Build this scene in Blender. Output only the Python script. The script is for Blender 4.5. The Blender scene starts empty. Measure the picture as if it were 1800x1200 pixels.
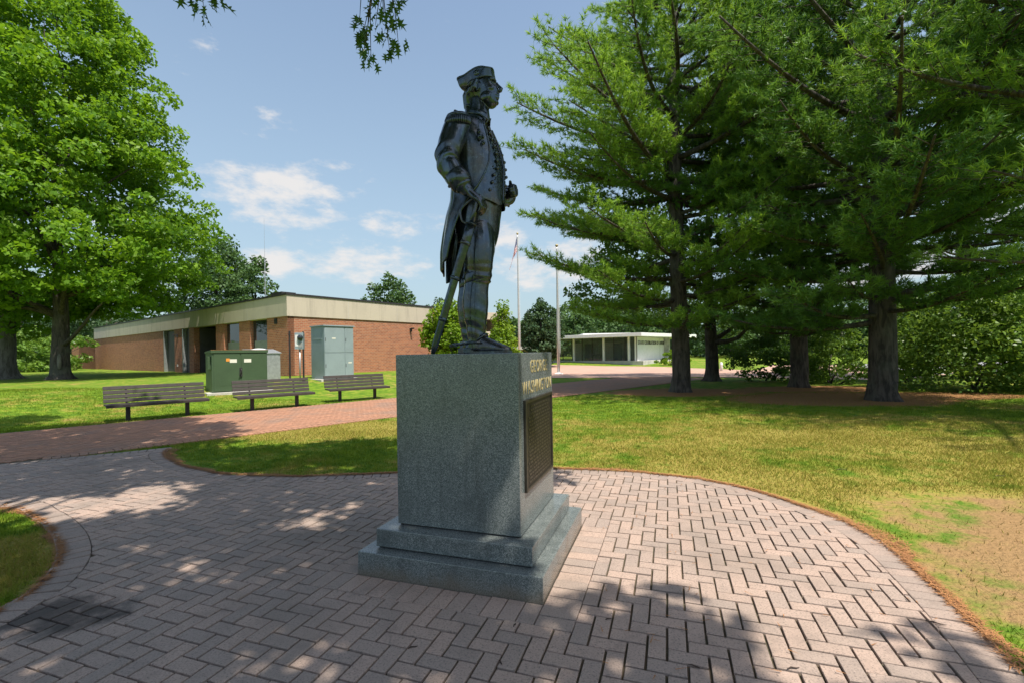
import bpy, bmesh, math, random
import numpy as np
from mathutils import Vector, Matrix, noise as mnoise

# ------------------------------------------------------------------ camera, light, exposure
S = bpy.context.scene
COL = S.collection
R = math.radians
EYE = 1.6
FPX = 815.0                       # focal length for a 1800 px wide frame
ROLL = R(0.9)
cam_d = bpy.data.cameras.new('camera'); cam = bpy.data.objects.new('camera', cam_d); COL.objects.link(cam)
cam_d.sensor_width = 36; cam_d.lens = 36 * FPX / 1800; cam_d.shift_y = 19.4 / 1800
cam_d.clip_start = 0.05; cam_d.clip_end = 3000
cam.location = (0, 0, EYE); cam.rotation_euler = (math.pi / 2, ROLL, 0)
S.camera = cam

SUN_EL = R(64); SUN_H = Vector((0.66, -0.75, 0)).normalized()       # horizontal direction towards the sun
SUN_DIR = Vector((SUN_H.x * math.cos(SUN_EL), SUN_H.y * math.cos(SUN_EL), math.sin(SUN_EL)))
sl = bpy.data.lights.new('sun', 'SUN'); sl.energy = 4.8; sl.angle = R(0.55); sl.color = (1.0, 0.93, 0.82)
so = bpy.data.objects.new('sun', sl); COL.objects.link(so)
so.rotation_euler = SUN_DIR.to_track_quat('Z', 'Y').to_euler(); so.location = (20, -20, 40)

S.view_settings.view_transform = 'Standard'; S.view_settings.look = 'None'
S.view_settings.gamma = 1; S.view_settings.exposure = 0.52; S.view_settings.use_curve_mapping = False
S.render.engine = 'CYCLES'
S.cycles.max_bounces = 7; S.cycles.diffuse_bounces = 4; S.cycles.glossy_bounces = 3
S.cycles.transmission_bounces = 4; S.cycles.transparent_max_bounces = 6
S.cycles.sample_clamp_indirect = 6

W = bpy.data.worlds.new('World'); S.world = W; W.use_nodes = True
def world():
    nt = W.node_tree; nt.nodes.clear(); N = nt.nodes.new; L = nt.links.new
    out = N('ShaderNodeOutputWorld'); bg = N('ShaderNodeBackground'); bg.inputs[1].default_value = 0.15
    sky = N('ShaderNodeTexSky'); sky.sky_type = 'NISHITA'; sky.sun_disc = False
    sky.sun_elevation = SUN_EL; sky.sun_rotation = math.atan2(SUN_H.x, SUN_H.y)
    sky.air_density = 1.0; sky.dust_density = 1.6; sky.ozone_density = 0.6
    tc = N('ShaderNodeTexCoord'); sep = N('ShaderNodeSeparateXYZ'); L(tc.outputs['Generated'], sep.inputs[0])
    def m(op, a, b=None, c=None, clamp=False):
        n = N('ShaderNodeMath'); n.operation = op; n.use_clamp = clamp
        for i, v in enumerate((a, b, c)):
            if v is None: continue
            if isinstance(v, (int, float)): n.inputs[i].default_value = v
            else: L(v, n.inputs[i])
        return n.outputs[0]
    az = m('ARCTAN2', sep.outputs[0], sep.outputs[1]); el = m('ARCSINE', sep.outputs[2])
    # cumulus puffs: (px, py, half width px, half height px, weight) turned into directions
    puffs = [(505, 345, 125, 62, 1.0), (430, 330, 60, 48, .8), (630, 462, 120, 46, .9), (560, 440, 70, 30, .6), (705, 397, 85, 26, .75), (480, 460, 70, 30, .8),
             (880, 415, 60, 42, .9), (955, 475, 85, 45, .85), (1010, 440, 60, 40, .6), (300, 480, 90, 40, .6),
             (1760, 380, 120, 40, .8), (1500, 470, 200, 50, .8)]
    dens = None
    for (px, py, hw, hh, wt) in puffs:
        x = (px - 900) / FPX; y = (619 + (900 - px) * .0157 - py) / FPX
        a0 = math.atan(x); e0 = math.atan(y / math.sqrt(1 + x * x)); k = math.cos(a0)
        wa = hw / FPX * k * k; we = hh / FPX * k
        r2 = m('ADD', m('POWER', m('ABSOLUTE', m('MULTIPLY', m('SUBTRACT', az, a0), 1 / wa)), 2), m('POWER', m('ABSOLUTE', m('MULTIPLY', m('SUBTRACT', el, e0), 1 / we)), 2))
        g = m('MULTIPLY', m('SUBTRACT', 1.0, r2), wt)
        g = m('MAXIMUM', g, -.7)
        dens = g if dens is None else m('MAXIMUM', dens, g)
    cmb = N('ShaderNodeCombineXYZ'); L(m('MULTIPLY', az, 1.0), cmb.inputs[0]); L(m('MULTIPLY', el, 2.2), cmb.inputs[1])
    n1 = N('ShaderNodeTexNoise'); n1.inputs['Scale'].default_value = 9; n1.inputs['Detail'].default_value = 9; n1.inputs['Roughness'].default_value = .62
    L(cmb.outputs[0], n1.inputs['Vector'])
    n2 = N('ShaderNodeTexNoise'); n2.inputs['Scale'].default_value = 3.2; n2.inputs['Detail'].default_value = 5
    L(cmb.outputs[0], n2.inputs['Vector'])
    # everywhere else the same kind of puffs come from the broad noise, low above the horizon
    wide = m('MULTIPLY', m('SUBTRACT', n2.outputs[0], .64), 5.0)
    wide = m('SUBTRACT', wide, m('MULTIPLY', m('MAXIMUM', m('SUBTRACT', el, .45), 0.0), 2.0))
    dens = m('MAXIMUM', dens, wide)
    d = m('ADD', m('MULTIPLY', dens, .62), m('MULTIPLY', m('SUBTRACT', n1.outputs[0], .5), 3.0))
    mask = N('ShaderNodeMapRange'); mask.interpolation_type = 'SMOOTHSTEP'; L(d, mask.inputs[0])
    mask.inputs[1].default_value = .02; mask.inputs[2].default_value = .75; mask.inputs[3].default_value = 0; mask.inputs[4].default_value = .9
    up = m('GREATER_THAN', sep.outputs[2], 0.0)
    # thin summer haze veil whitening the low sky
    veil = m('MULTIPLY', m('POWER', m('SUBTRACT', 1.0, m('MAXIMUM', sep.outputs[2], 0.0), clamp=True), 1.5), .9)
    hz = N('ShaderNodeMix'); hz.data_type = 'RGBA'; L(veil, hz.inputs[0]); L(sky.outputs[0], hz.inputs[6]); hz.inputs[7].default_value = (2.15, 2.85, 3.15, 1)
    mix = N('ShaderNodeMix'); mix.data_type = 'RGBA'; L(m('MULTIPLY', mask.outputs[0], up), mix.inputs[0]); L(hz.outputs[2], mix.inputs[6])
    mix.inputs[7].default_value = (4.1, 3.95, 3.85, 1)
    L(mix.outputs[2], bg.inputs[0]); L(bg.outputs[0], out.inputs[0])
world()

# ------------------------------------------------------------------ helpers
rng = np.random.default_rng(7); random.seed(7)
def tag(o, label=None, cat=None, group=None, kind=None):
    if label: o['label'] = label
    if cat: o['category'] = cat
    if group: o['group'] = group
    if kind: o['kind'] = kind
    return o
def empty(name, loc=(0, 0, 0), rz=0, label=None, cat=None, group=None):
    o = bpy.data.objects.new(name, None); COL.objects.link(o); o.empty_display_size = .2
    o.location = loc; o.rotation_euler = (0, 0, rz)
    return tag(o, label, cat, group)
def link(name, me, mat, parent=None, smooth=False):
    o = bpy.data.objects.new(name, me); COL.objects.link(o)
    if mat and not me.materials: me.materials.append(mat)
    if parent: o.parent = parent
    if smooth: me.polygons.foreach_set('use_smooth', [True] * len(me.polygons))
    return o
def np_mesh(name, V, F, tint=None):
    """uniform polygon mesh from arrays"""
    V = np.asarray(V, np.float32); F = np.asarray(F, np.int32); k = F.shape[1]
    me = bpy.data.meshes.new(name); me.vertices.add(len(V)); me.vertices.foreach_set('co', V.ravel())
    me.loops.add(F.size); me.loops.foreach_set('vertex_index', F.ravel())
    me.polygons.add(len(F)); me.polygons.foreach_set('loop_start', np.arange(0, F.size, k, dtype=np.int32))
    me.update(calc_edges=True)
    if tint is not None:
        a = me.attributes.new('tint', 'FLOAT', 'POINT'); a.data.foreach_set('value', np.asarray(tint, np.float32))
    return me
class MB:
    def __init__(s): s.v = []; s.f = []
    def add(s, vs, fs):
        o = len(s.v); s.v += [tuple(p) for p in vs]; s.f += [tuple(i + o for i in f) for f in fs]; return s
    def box(s, x0, x1, y0, y1, z0, z1, M=None):
        vs = [Vector(p) for p in ((x0, y0, z0), (x1, y0, z0), (x1, y1, z0), (x0, y1, z0), (x0, y0, z1), (x1, y0, z1), (x1, y1, z1), (x0, y1, z1))]
        if M: vs = [M @ p for p in vs]
        return s.add(vs, [(3, 2, 1, 0), (4, 5, 6, 7), (0, 1, 5, 4), (1, 2, 6, 5), (2, 3, 7, 6), (3, 0, 4, 7)])
    def prism(s, pts, z0, z1, M=None):
        n = len(pts); vs = [Vector((p[0], p[1], z0)) for p in pts] + [Vector((p[0], p[1], z1)) for p in pts]
        if M: vs = [M @ p for p in vs]
        return s.add(vs, [tuple(range(n - 1, -1, -1)), tuple(range(n, 2 * n))] + [(i, (i + 1) % n, n + (i + 1) % n, n + i) for i in range(n)])
    def rings(s, rings, closed=True, caps=True):
        n = len(rings[0]); o = len(s.v); fs = []
        for r in rings: s.v += [tuple(p) for p in r]
        m = n if closed else n - 1
        for i in range(len(rings) - 1):
            for j in range(m):
                a = o + i * n + j; b = o + i * n + (j + 1) % n; fs.append((a, b, b + n, a + n))
        if caps:
            fs.append(tuple(o + j for j in range(n - 1, -1, -1))); fs.append(tuple(o + (len(rings) - 1) * n + j for j in range(n)))
        s.f += fs; return s
    def tube(s, pts, rad, n=10, caps=True):
        return s.rings(tube_rings(pts, rad, n), True, caps)
    def ell(s, c, r, n=14, m=9, M=None):
        rs = []
        for i in range(m + 1):
            t = -math.pi / 2 + math.pi * (i + .0) / m; t = max(-1.53, min(1.53, t))
            ring = [Vector((r[0] * math.cos(t) * math.cos(2 * math.pi * j / n), r[1] * math.cos(t) * math.sin(2 * math.pi * j / n), r[2] * math.sin(t))) for j in range(n)]
            if M: ring = [M @ p for p in ring]
            rs.append([p + Vector(c) for p in ring])
        return s.rings(rs)
    def mesh(s, name):
        me = bpy.data.meshes.new(name); me.from_pydata(s.v, [], s.f); me.update(); return me
    def build(s, name, mat, parent=None, smooth=False, bevel=0):
        me = s.mesh(name)
        if bevel:
            bm = bmesh.new(); bm.from_mesh(me)
            bmesh.ops.bevel(bm, geom=[e for e in bm.edges if len(e.link_faces) == 2 and e.calc_face_angle(0) > .5], offset=bevel, segments=2, affect='EDGES', profile=.6, clamp_overlap=True)
            bm.to_mesh(me); bm.free()
        return link(name, me, mat, parent, smooth)
def tube_rings(pts, rad, n=10):
    pts = [Vector(p) for p in pts]; rs = []; up = None
    if isinstance(rad, (int, float)): rad = [rad] * len(pts)
    for i, p in enumerate(pts):
        t = (pts[min(i + 1, len(pts) - 1)] - pts[max(i - 1, 0)]).normalized()
        if up is None: up = t.orthogonal().normalized()
        up = (up - t * up.dot(t)).normalized(); sd = t.cross(up)
        r = rad[i]; ra, rb = (r, r) if isinstance(r, (int, float)) else r
        rs.append([p + up * (ra * math.cos(2 * math.pi * j / n)) + sd * (rb * math.sin(2 * math.pi * j / n)) for j in range(n)])
    return rs
def spline(pts, k=6):
    """Catmull-Rom through tuples of any length"""
    P = [np.array(p, float) for p in pts]; out = []
    for i in range(len(P) - 1):
        a = P[max(i - 1, 0)]; b = P[i]; c = P[i + 1]; d = P[min(i + 2, len(P) - 1)]
        for t in np.arange(0, 1, 1 / k):
            out.append(.5 * ((2 * b) + (c - a) * t + (2 * a - 5 * b + 4 * c - d) * t * t + (3 * b - a - 3 * c + d) * t ** 3))
    out.append(P[-1]); return out
def sstep(a, b, x):
    t = np.clip((np.asarray(x, float) - a) / (b - a), 0, 1); return t * t * (3 - 2 * t)
def vnoise(x, y, sc, seed=0):
    """cheap value noise, arrays in, 0..1"""
    x = np.asarray(x, float) * sc + seed * 17.3; y = np.asarray(y, float) * sc + seed * 9.7
    xi = np.floor(x); yi = np.floor(y); fx = x - xi; fy = y - yi; fx = fx * fx * (3 - 2 * fx); fy = fy * fy * (3 - 2 * fy)
    h = lambda a, b: np.modf(np.abs(np.sin(a * 127.1 + b * 311.7) * 43758.5453))[0]
    return (h(xi, yi) * (1 - fx) + h(xi + 1, yi) * fx) * (1 - fy) + (h(xi, yi + 1) * (1 - fx) + h(xi + 1, yi + 1) * fx) * fy
def fbm(x, y, sc, seed=0, o=4): return sum(vnoise(x, y, sc * 2 ** i, seed + i) * .5 ** (i + 1) for i in range(o)) / (1 - .5 ** o)

def terrain(x, y):
    x = np.asarray(x, float); y = np.asarray(y, float)
    n = .7071 * (y - x)
    z = .55 * sstep(16.5, 23, n) * (1 - sstep(-5, 3, x))
    z = z + .45 * sstep(50, 60, y) * sstep(2, 8, x) * (1 - sstep(24, 34, x))
    lumps = (fbm(x, y, .35, 3) - .5) * .10 * sstep(6, 9, np.hypot(x + .2, y - 3.6)) * sstep(2, 5, np.abs(n - 12.8) - 1.0)
    return z + lumps
def th(x, y): return float(terrain(x, y))
def ray(px, py):
    ix = px - 900; iy = 619.4 - py; c, s_ = math.cos(ROLL), math.sin(ROLL)
    return ((c * ix + s_ * iy) / FPX, (-s_ * ix + c * iy) / FPX)
def at(px, py, D):
    x, y = ray(px, py); return Vector((x * D, D, EYE + y * D))
def hit(px, py):
    """where the line of sight of a photo pixel meets the ground"""
    x, y = ray(px, py); D = 1.002 ** np.arange(0, 3000); below = EYE + y * D <= terrain(x * D, D)
    D = float(D[np.argmax(below)]); return Vector((x * D, D, th(x * D, D)))

# ------------------------------------------------------------------ materials
def new_mat(name):
    m = bpy.data.materials.new(name); m.use_nodes = True; nt = m.node_tree
    return m, nt, nt.nodes.new, nt.links.new, nt.nodes['Principled BSDF']
def mixc(N, L, fac, a, b, mode='MIX'):
    n = N('ShaderNodeMix'); n.data_type = 'RGBA'; n.blend_type = mode
    for i, v in ((0, fac), (6, a), (7, b)):
        if isinstance(v, (int, float)): n.inputs[i].default_value = v
        elif isinstance(v, tuple): n.inputs[i].default_value = (*v, 1) if len(v) == 3 else v
        else: L(v, n.inputs[i])
    return n.outputs[2]
def nz(N, L, scale, detail=4, rough=.55, vec=None, dist=0):
    n = N('ShaderNodeTexNoise'); n.inputs['Scale'].default_value = scale; n.inputs['Detail'].default_value = detail
    n.inputs['Roughness'].default_value = rough; n.inputs['Distortion'].default_value = dist
    if vec is not None: L(vec, n.inputs['Vector'])
    return n.outputs[0]
def ramp(N, L, v, a, b, lo=0., hi=1.):
    n = N('ShaderNodeMapRange'); n.interpolation_type = 'SMOOTHSTEP'; L(v, n.inputs[0])
    n.inputs[1].default_value = a; n.inputs[2].default_value = b; n.inputs[3].default_value = lo; n.inputs[4].default_value = hi
    return n.outputs[0]
def mth(N, L, op, a, b=None):
    n = N('ShaderNodeMath'); n.operation = op
    for i, v in enumerate((a, b)):
        if v is None: continue
        if isinstance(v, (int, float)): n.inputs[i].default_value = v
        else: L(v, n.inputs[i])
    return n.outputs[0]
def bump(N, L, h, strength, dist, b):
    n = N('ShaderNodeBump'); n.inputs['Strength'].default_value = strength; n.inputs['Distance'].default_value = dist
    L(h, n.inputs['Height']); L(n.outputs[0], b.inputs['Normal'])
def obj_vec(N): return N('ShaderNodeTexCoord').outputs['Object']
def pos_vec(N): return N('ShaderNodeNewGeometry').outputs['Position']
def plain(name, col, rough=.6, metal=0, var=.18, scale=6, bmp=.15, bdist=.004, col2=None, spec=.5):
    m, nt, N, L, b = new_mat(name); v = pos_vec(N)
    n1 = nz(N, L, scale, 6, .6, v); n2 = nz(N, L, scale * 9, 3, .5, v)
    c2 = col2 or tuple(c * (1 - 2.2 * var) for c in col)
    c = mixc(N, L, ramp(N, L, n1, .35, .7), col, c2)
    c = mixc(N, L, ramp(N, L, n2, .4, .75, 0, .5), c, tuple(min(1, x * (1 + var)) for x in col))
    L(c, b.inputs['Base Color']); b.inputs['Roughness'].default_value = rough; b.inputs['Metallic'].default_value = metal
    b.inputs['Specular IOR Level'].default_value = spec
    if bmp: bump(N, L, n2, bmp, bdist, b)
    return m
def leaf_mat(name, dark, light, trans=.45, rough=.45, yellow=None):
    m, nt, N, L, b = new_mat(name); nt.nodes.remove(b); out = nt.nodes['Material Output']
    at_ = N('ShaderNodeAttribute'); at_.attribute_name = 'tint'
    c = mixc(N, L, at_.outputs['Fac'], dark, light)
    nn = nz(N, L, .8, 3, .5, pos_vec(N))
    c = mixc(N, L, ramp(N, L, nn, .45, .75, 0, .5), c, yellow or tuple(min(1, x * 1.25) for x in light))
    p = N('ShaderNodeBsdfPrincipled'); L(c, p.inputs['Base Color']); p.inputs['Roughness'].default_value = rough; p.inputs['Specular IOR Level'].default_value = .3
    t = N('ShaderNodeBsdfTranslucent'); L(mixc(N, L, .55, c, tuple(x * s_ for x, s_ in zip(light, (1.5, 1.35, .6)))), t.inputs['Color'])
    mx = N('ShaderNodeMixShader'); mx.inputs[0].default_value = trans; L(p.outputs[0], mx.inputs[1]); L(t.outputs[0], mx.inputs[2]); L(mx.outputs[0], out.inputs[0])
    return m
def bark_mat(name, a, b_, scale=9):
    m, nt, N, L, b = new_mat(name); v = pos_vec(N)
    mp = N('ShaderNodeMapping'); mp.inputs['Scale'].default_value = (1, 1, .22); L(v, mp.inputs[0])
    n = nz(N, L, scale, 8, .65, mp.outputs[0], .6); n2 = nz(N, L, 1.4, 3, .5, v)
    c = mixc(N, L, ramp(N, L, n, .38, .62), b_, a); c = mixc(N, L, ramp(N, L, n2, .5, .7, 0, .4), c, (.13, .14, .1))
    L(c, b.inputs['Base Color']); b.inputs['Roughness'].default_value = .9; bump(N, L, n, .9, .05, b)
    return m
def lawn_color(N, L, v):
    """lawn colour from the place on the ground: lush, dry straw, bare soil"""
    sep = N('ShaderNodeSeparateXYZ'); L(v, sep.inputs[0]); X, Y = sep.outputs[0], sep.outputs[1]
    flat = N('ShaderNodeCombineXYZ'); L(X, flat.inputs[0]); L(Y, flat.inputs[1]); f = flat.outputs[0]
    def blob(x0, y0, rx, ry):
        a = mth(N, L, 'POWER', mth(N, L, 'ABSOLUTE', mth(N, L, 'DIVIDE', mth(N, L, 'SUBTRACT', X, x0), rx)), 2)
        c = mth(N, L, 'POWER', mth(N, L, 'ABSOLUTE', mth(N, L, 'DIVIDE', mth(N, L, 'SUBTRACT', Y, y0), ry)), 2)
        return mth(N, L, 'MAXIMUM', mth(N, L, 'SUBTRACT', 1.0, mth(N, L, 'ADD', a, c)), 0.0)
    n1 = nz(N, L, .55, 6, .62, f, .4); n2 = nz(N, L, 3.2, 5, .6, f); n3 = nz(N, L, 22, 3, .6, f)
    soil_b = mth(N, L, 'ADD', blob(4.5, 4.0, 1.6, 1.3), mth(N, L, 'MULTIPLY', blob(3.3, 2.9, 1.0, 1.0), .8))
    dry_b = mth(N, L, 'ADD', mth(N, L, 'MULTIPLY', blob(5.5, 7, 7.5, 5.2), 1.15), mth(N, L, 'MULTIPLY', mth(N, L, 'ADD', blob(-3.7, 9.9, 3.2, 1.5), blob(-4.1, 3.6, .9, .9)), 1.9))
    dry = mth(N, L, 'ADD', mth(N, L, 'ADD', n1, mth(N, L, 'MULTIPLY', mth(N, L, 'SUBTRACT', n2, .5), .8)), mth(N, L, 'MULTIPLY', dry_b, .22))
    lush = mixc(N, L, ramp(N, L, n2, .35, .68), (.08, .165, .012), (.205, .30, .02))
    lush = mixc(N, L, ramp(N, L, n3, .35, .7, 0, .6), lush, (.085, .165, .016))
    straw = mixc(N, L, ramp(N, L, n3, .4, .65), (.35, .255, .07), (.215, .215, .04))
    c = mixc(N, L, ramp(N, L, dry, .47, .75, 0, .9), lush, straw)
    soil = mth(N, L, 'ADD', mth(N, L, 'MULTIPLY', soil_b, .30), mth(N, L, 'ADD', mth(N, L, 'MULTIPLY', n1, .55), mth(N, L, 'MULTIPLY', n2, .55)))
    sc = mixc(N, L, n3, (.33, .20, .10), (.235, .14, .07))
    c = mixc(N, L, ramp(N, L, soil, .62, .84, 0, .9), c, sc)
    # brown pine needle litter under the pines
    lit = None
    for (x, y, r) in LITTER:
        g = blob(x, y, r, r * .62); lit = g if lit is None else mth(N, L, 'MAXIMUM', lit, g)
    lit = mth(N, L, 'ADD', lit, mth(N, L, 'MULTIPLY', mth(N, L, 'SUBTRACT', n2, .5), .9))
    lc = mixc(N, L, n3, (.36, .18, .08), (.24, .12, .055))
    c = mixc(N, L, ramp(N, L, lit, .12, .45, 0, .95), c, lc)
    return c, n3

# planting positions shared by the litter mask and the trees
P_PINE1 = hit(1198, 688); P_PINE2 = hit(1553, 703); P_PINE3 = hit(1406, 680); P_LINDEN = hit(1252, 669)
LITTER = [(P_PINE1.x, P_PINE1.y - .2, 3.4), (P_PINE2.x - 1.0, P_PINE2.y + .5, 4.0), (P_PINE3.x, P_PINE3.y - 1, 3.4), (P_PINE2.x + 3, P_PINE2.y + 1, 2.6)]

def make_lawn(name, rough, bmp):
    m, nt, N, L, b = new_mat(name)
    c, n3 = lawn_color(N, L, pos_vec(N)); L(c, b.inputs['Base Color']); b.inputs['Roughness'].default_value = rough
    b.inputs['Specular IOR Level'].default_value = .15
    if bmp: bump(N, L, n3, .8, .05, b)
    return m
M_LAWN = make_lawn('lawn', .95, True)
def make_blade():
    m, nt, N, L, b = new_mat('grass_blade'); nt.nodes.remove(b); out = nt.nodes['Material Output']
    c, _ = lawn_color(N, L, pos_vec(N))
    a = N('ShaderNodeAttribute'); a.attribute_name = 'tint'
    c = mixc(N, L, a.outputs['Fac'], c, mixc(N, L, .5, c, (.30, .36, .05)))
    d = N('ShaderNodeBsdfDiffuse'); L(c, d.inputs[0]); t = N('ShaderNodeBsdfTranslucent'); L(c, t.inputs[0])
    mx = N('ShaderNodeMixShader'); mx.inputs[0].default_value = .35; L(d.outputs[0], mx.inputs[1]); L(t.outputs[0], mx.inputs[2]); L(mx.outputs[0], out.inputs[0])
    return m
M_BLADE = make_blade()

def paver_mat(name, a, b_, speck, stain=False):
    m, nt, N, L, b = new_mat(name); v = pos_vec(N)
    oi = N('ShaderNodeAttribute'); oi.attribute_name = 'tint'
    ob = N('ShaderNodeObjectInfo')
    rnd = mth(N, L, 'FRACT', mth(N, L, 'ADD', oi.outputs['Fac'], ob.outputs['Random']))
    c = mixc(N, L, rnd, a, b_)
    n1 = nz(N, L, 95, 4, .75, v); n2 = nz(N, L, 5, 5, .6, v); n3 = nz(N, L, 45, 3, .6, v); n4 = nz(N, L, .9, 4, .6, v)
    c = mixc(N, L, ramp(N, L, n1, .5, .66, 0, .85), c, speck)
    c = mixc(N, L, ramp(N, L, n1, .28, .44, .45, 0), c, tuple(min(1, x * 1.5) for x in a))
    c = mixc(N, L, ramp(N, L, n2, .5, .78, 0, .45), c, tuple(x * .55 for x in b_))
    c = mixc(N, L, ramp(N, L, n4, .47, .68, 0, .5), c, (.21, .17, .14))
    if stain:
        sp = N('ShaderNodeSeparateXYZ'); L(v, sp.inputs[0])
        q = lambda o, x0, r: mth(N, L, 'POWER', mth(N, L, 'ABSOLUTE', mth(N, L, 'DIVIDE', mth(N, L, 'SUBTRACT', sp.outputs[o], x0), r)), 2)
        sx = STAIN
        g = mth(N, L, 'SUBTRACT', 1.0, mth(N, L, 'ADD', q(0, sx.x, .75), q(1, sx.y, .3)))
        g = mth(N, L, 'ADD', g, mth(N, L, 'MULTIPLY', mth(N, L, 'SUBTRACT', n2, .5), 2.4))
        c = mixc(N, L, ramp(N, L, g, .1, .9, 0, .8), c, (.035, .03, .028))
    L(c, b.inputs['Base Color']); b.inputs['Roughness'].default_value = .82; b.inputs['Specular IOR Level'].default_value = .35
    bump(N, L, mth(N, L, 'ADD', n1, n3), .45, .003, b)
    return m
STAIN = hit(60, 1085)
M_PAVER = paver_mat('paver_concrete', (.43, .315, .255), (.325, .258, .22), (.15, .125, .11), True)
M_EDGEP = paver_mat('edge_paver_concrete', (.38, .285, .235), (.30, .24, .205), (.17, .14, .125))
M_BRICKP = paver_mat('path_brick', (.43, .215, .13), (.33, .175, .11), (.22, .13, .09))
M_FARP = plain('plaza_brick', (.46, .29, .215), .9, 0, .1, .6, .1)
M_JOINT = plain('joint_sand', (.10, .072, .045), .95, 0, .3, 5, .5, .01, (.05, .05, .028))

def granite():
    m, nt, N, L, b = new_mat('granite'); v = obj_vec(N)
    vo = N('ShaderNodeTexVoronoi'); vo.inputs['Scale'].default_value = 210; L(v, vo.inputs['Vector'])
    n1 = nz(N, L, 110, 3, .7, v); n2 = nz(N, L, 3.0, 5, .6, v, .5); n3 = nz(N, L, 190, 2, .5, v)
    sc = N('ShaderNodeSeparateColor'); L(vo.outputs['Color'], sc.inputs[0])
    c = mixc(N, L, ramp(N, L, sc.outputs[0], .25, .8), (.09, .108, .106), (.25, .272, .266))
    c = mixc(N, L, ramp(N, L, n1, .5, .60, 0, .9), c, (.035, .052, .053))
    c = mixc(N, L, ramp(N, L, n3, .62, .7, 0, .8), c, (.45, .48, .47))
    c = mixc(N, L, ramp(N, L, n2, .46, .74, 0, .6), c, (.075, .088, .088))
    mpz = N('ShaderNodeMapping'); mpz.inputs['Scale'].default_value = (5, 5, .45); L(v, mpz.inputs[0]); st_ = nz(N, L, 2.2, 6, .65, mpz.outputs[0])
    c = mixc(N, L, ramp(N, L, st_, .50, .72, 0, .5), c, (.06, .07, .07)); c = mixc(N, L, ramp(N, L, st_, .25, .40, .25, 0), c, (.30, .31, .29))
    sz = N('ShaderNodeSeparateXYZ'); L(v, sz.inputs[0]); dz = mth(N, L, 'SUBTRACT', mth(N, L, 'MULTIPLY', n2, .22), sz.outputs[2])
    c = mixc(N, L, ramp(N, L, dz, -.03, .09, 0, .7), c, (.15, .12, .085))
    L(c, b.inputs['Base Color']); b.inputs['Roughness'].default_value = .42
    L(ramp(N, L, n1, .3, .7, .17, .34), b.inputs['Roughness']); b.inputs['Specular IOR Level'].default_value = .75
    bump(N, L, n1, .12, .002, b)
    return m
M_GRANITE = granite()
def bronze():
    m, nt, N, L, b = new_mat('bronze_patina'); v = obj_vec(N)
    n1 = nz(N, L, 5, 6, .65, v); n2 = nz(N, L, 40, 4, .6, v)
    mpz = N('ShaderNodeMapping'); mpz.inputs['Scale'].default_value = (1, 1, .12); L(v, mpz.inputs[0]); n3 = nz(N, L, 22, 5, .6, mpz.outputs[0])
    c = mixc(N, L, ramp(N, L, n1, .4, .68), (.055, .076, .10), (.09, .078, .066))
    c = mixc(N, L, ramp(N, L, n3, .52, .72, 0, .55), c, (.11, .15, .17)); c = mixc(N, L, ramp(N, L, n3, .28, .42, .5, 0), c, (.028, .03, .032))
    c = mixc(N, L, ramp(N, L, n2, .5, .75, 0, .5), c, (.15, .20, .235))
    L(c, b.inputs['Base Color']); b.inputs['Metallic'].default_value = .75; L(ramp(N, L, n1, .3, .7, .15, .30), b.inputs['Roughness'])
    b.inputs['Specular IOR Level'].default_value = .65
    bump(N, L, n2, .16, .003, b)
    return m
M_BRONZE = bronze()
M_PLAQUE = plain('plaque_bronze', (.05, .043, .034), .5, .6, .2, 30, .3, .002)
M_PLAQUE_HI = plain('plaque_relief', (.10, .088, .07), .4, .7, .15, 30, .1, .002)
M_GOLD = plain('gilt', (.45, .37, .18), .55, .15, .2, 40, .1, .001)
M_WHITE = plain('white_paint', (.75, .75, .73), .55, 0, .05, 3, .05)
def stained_concrete(name, col):
    m, nt, N, L, b = new_mat(name); v = pos_vec(N); mp = N('ShaderNodeMapping'); mp.inputs['Scale'].default_value = (1, 1, .12); L(v, mp.inputs[0])
    s1 = nz(N, L, 2.4, 7, .65, mp.outputs[0]); n1 = nz(N, L, .5, 5, .6, v); n2 = nz(N, L, 14, 4, .6, v)
    c = mixc(N, L, ramp(N, L, s1, .48, .74, 0, .55), col, tuple(x * .55 for x in col)); c = mixc(N, L, ramp(N, L, n1, .45, .7, 0, .4), c, tuple(x * .75 for x in col))
    c = mixc(N, L, ramp(N, L, n2, .5, .75, 0, .3), c, tuple(min(1, x * 1.15) for x in col)); L(c, b.inputs['Base Color']); b.inputs['Roughness'].default_value = .92; bump(N, L, n2, .3, .01, b)
    return m
M_CONC = stained_concrete('concrete', (.50, .44, .35))
M_CONC2 = plain('pale_concrete', (.5, .48, .44), .9, 0, .12, 2, .3, .01)
M_DARKTRIM = plain('dark_flashing', (.045, .043, .045), .5, .3, .1, 3, .05)
M_FRAME = plain('bronze_frame', (.05, .045, .042), .5, .3, .1, 4, .05)
M_DOOR = plain('brown_door', (.075, .068, .068), .55, 0, .1, 3, .05)
M_SLAT = plain('dark_slat', (.046, .037, .033), .6, 0, .18, 7, .3, .003, (.03, .025, .022))
M_STEELD = plain('dark_steel', (.035, .032, .032), .55, .3, .1, 8, .1)
M_GREEN = plain('green_enamel', (.05, .088, .042), .5, 0, .08, 2, .05, .002)
M_GREY = plain('grey_enamel', (.255, .32, .345), .5, 0, .05, 2, .04, .002)
M_GALV = plain('galvanised_steel', (.45, .47, .48), .4, .6, .12, 9, .05)
M_LABEL = plain('label_white', (.72, .70, .62), .6, 0, .05, 30, 0)
M_ORANGE = plain('label_orange', (.75, .28, .04), .6, 0, .05, 30, 0)
M_RUST = plain('rust', (.32, .16, .05), .9, 0, .3, 20, .2)
M_POLE = plain('flagpole_aluminium', (.58, .57, .55), .38, .5, .05, 5, .02)
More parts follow.
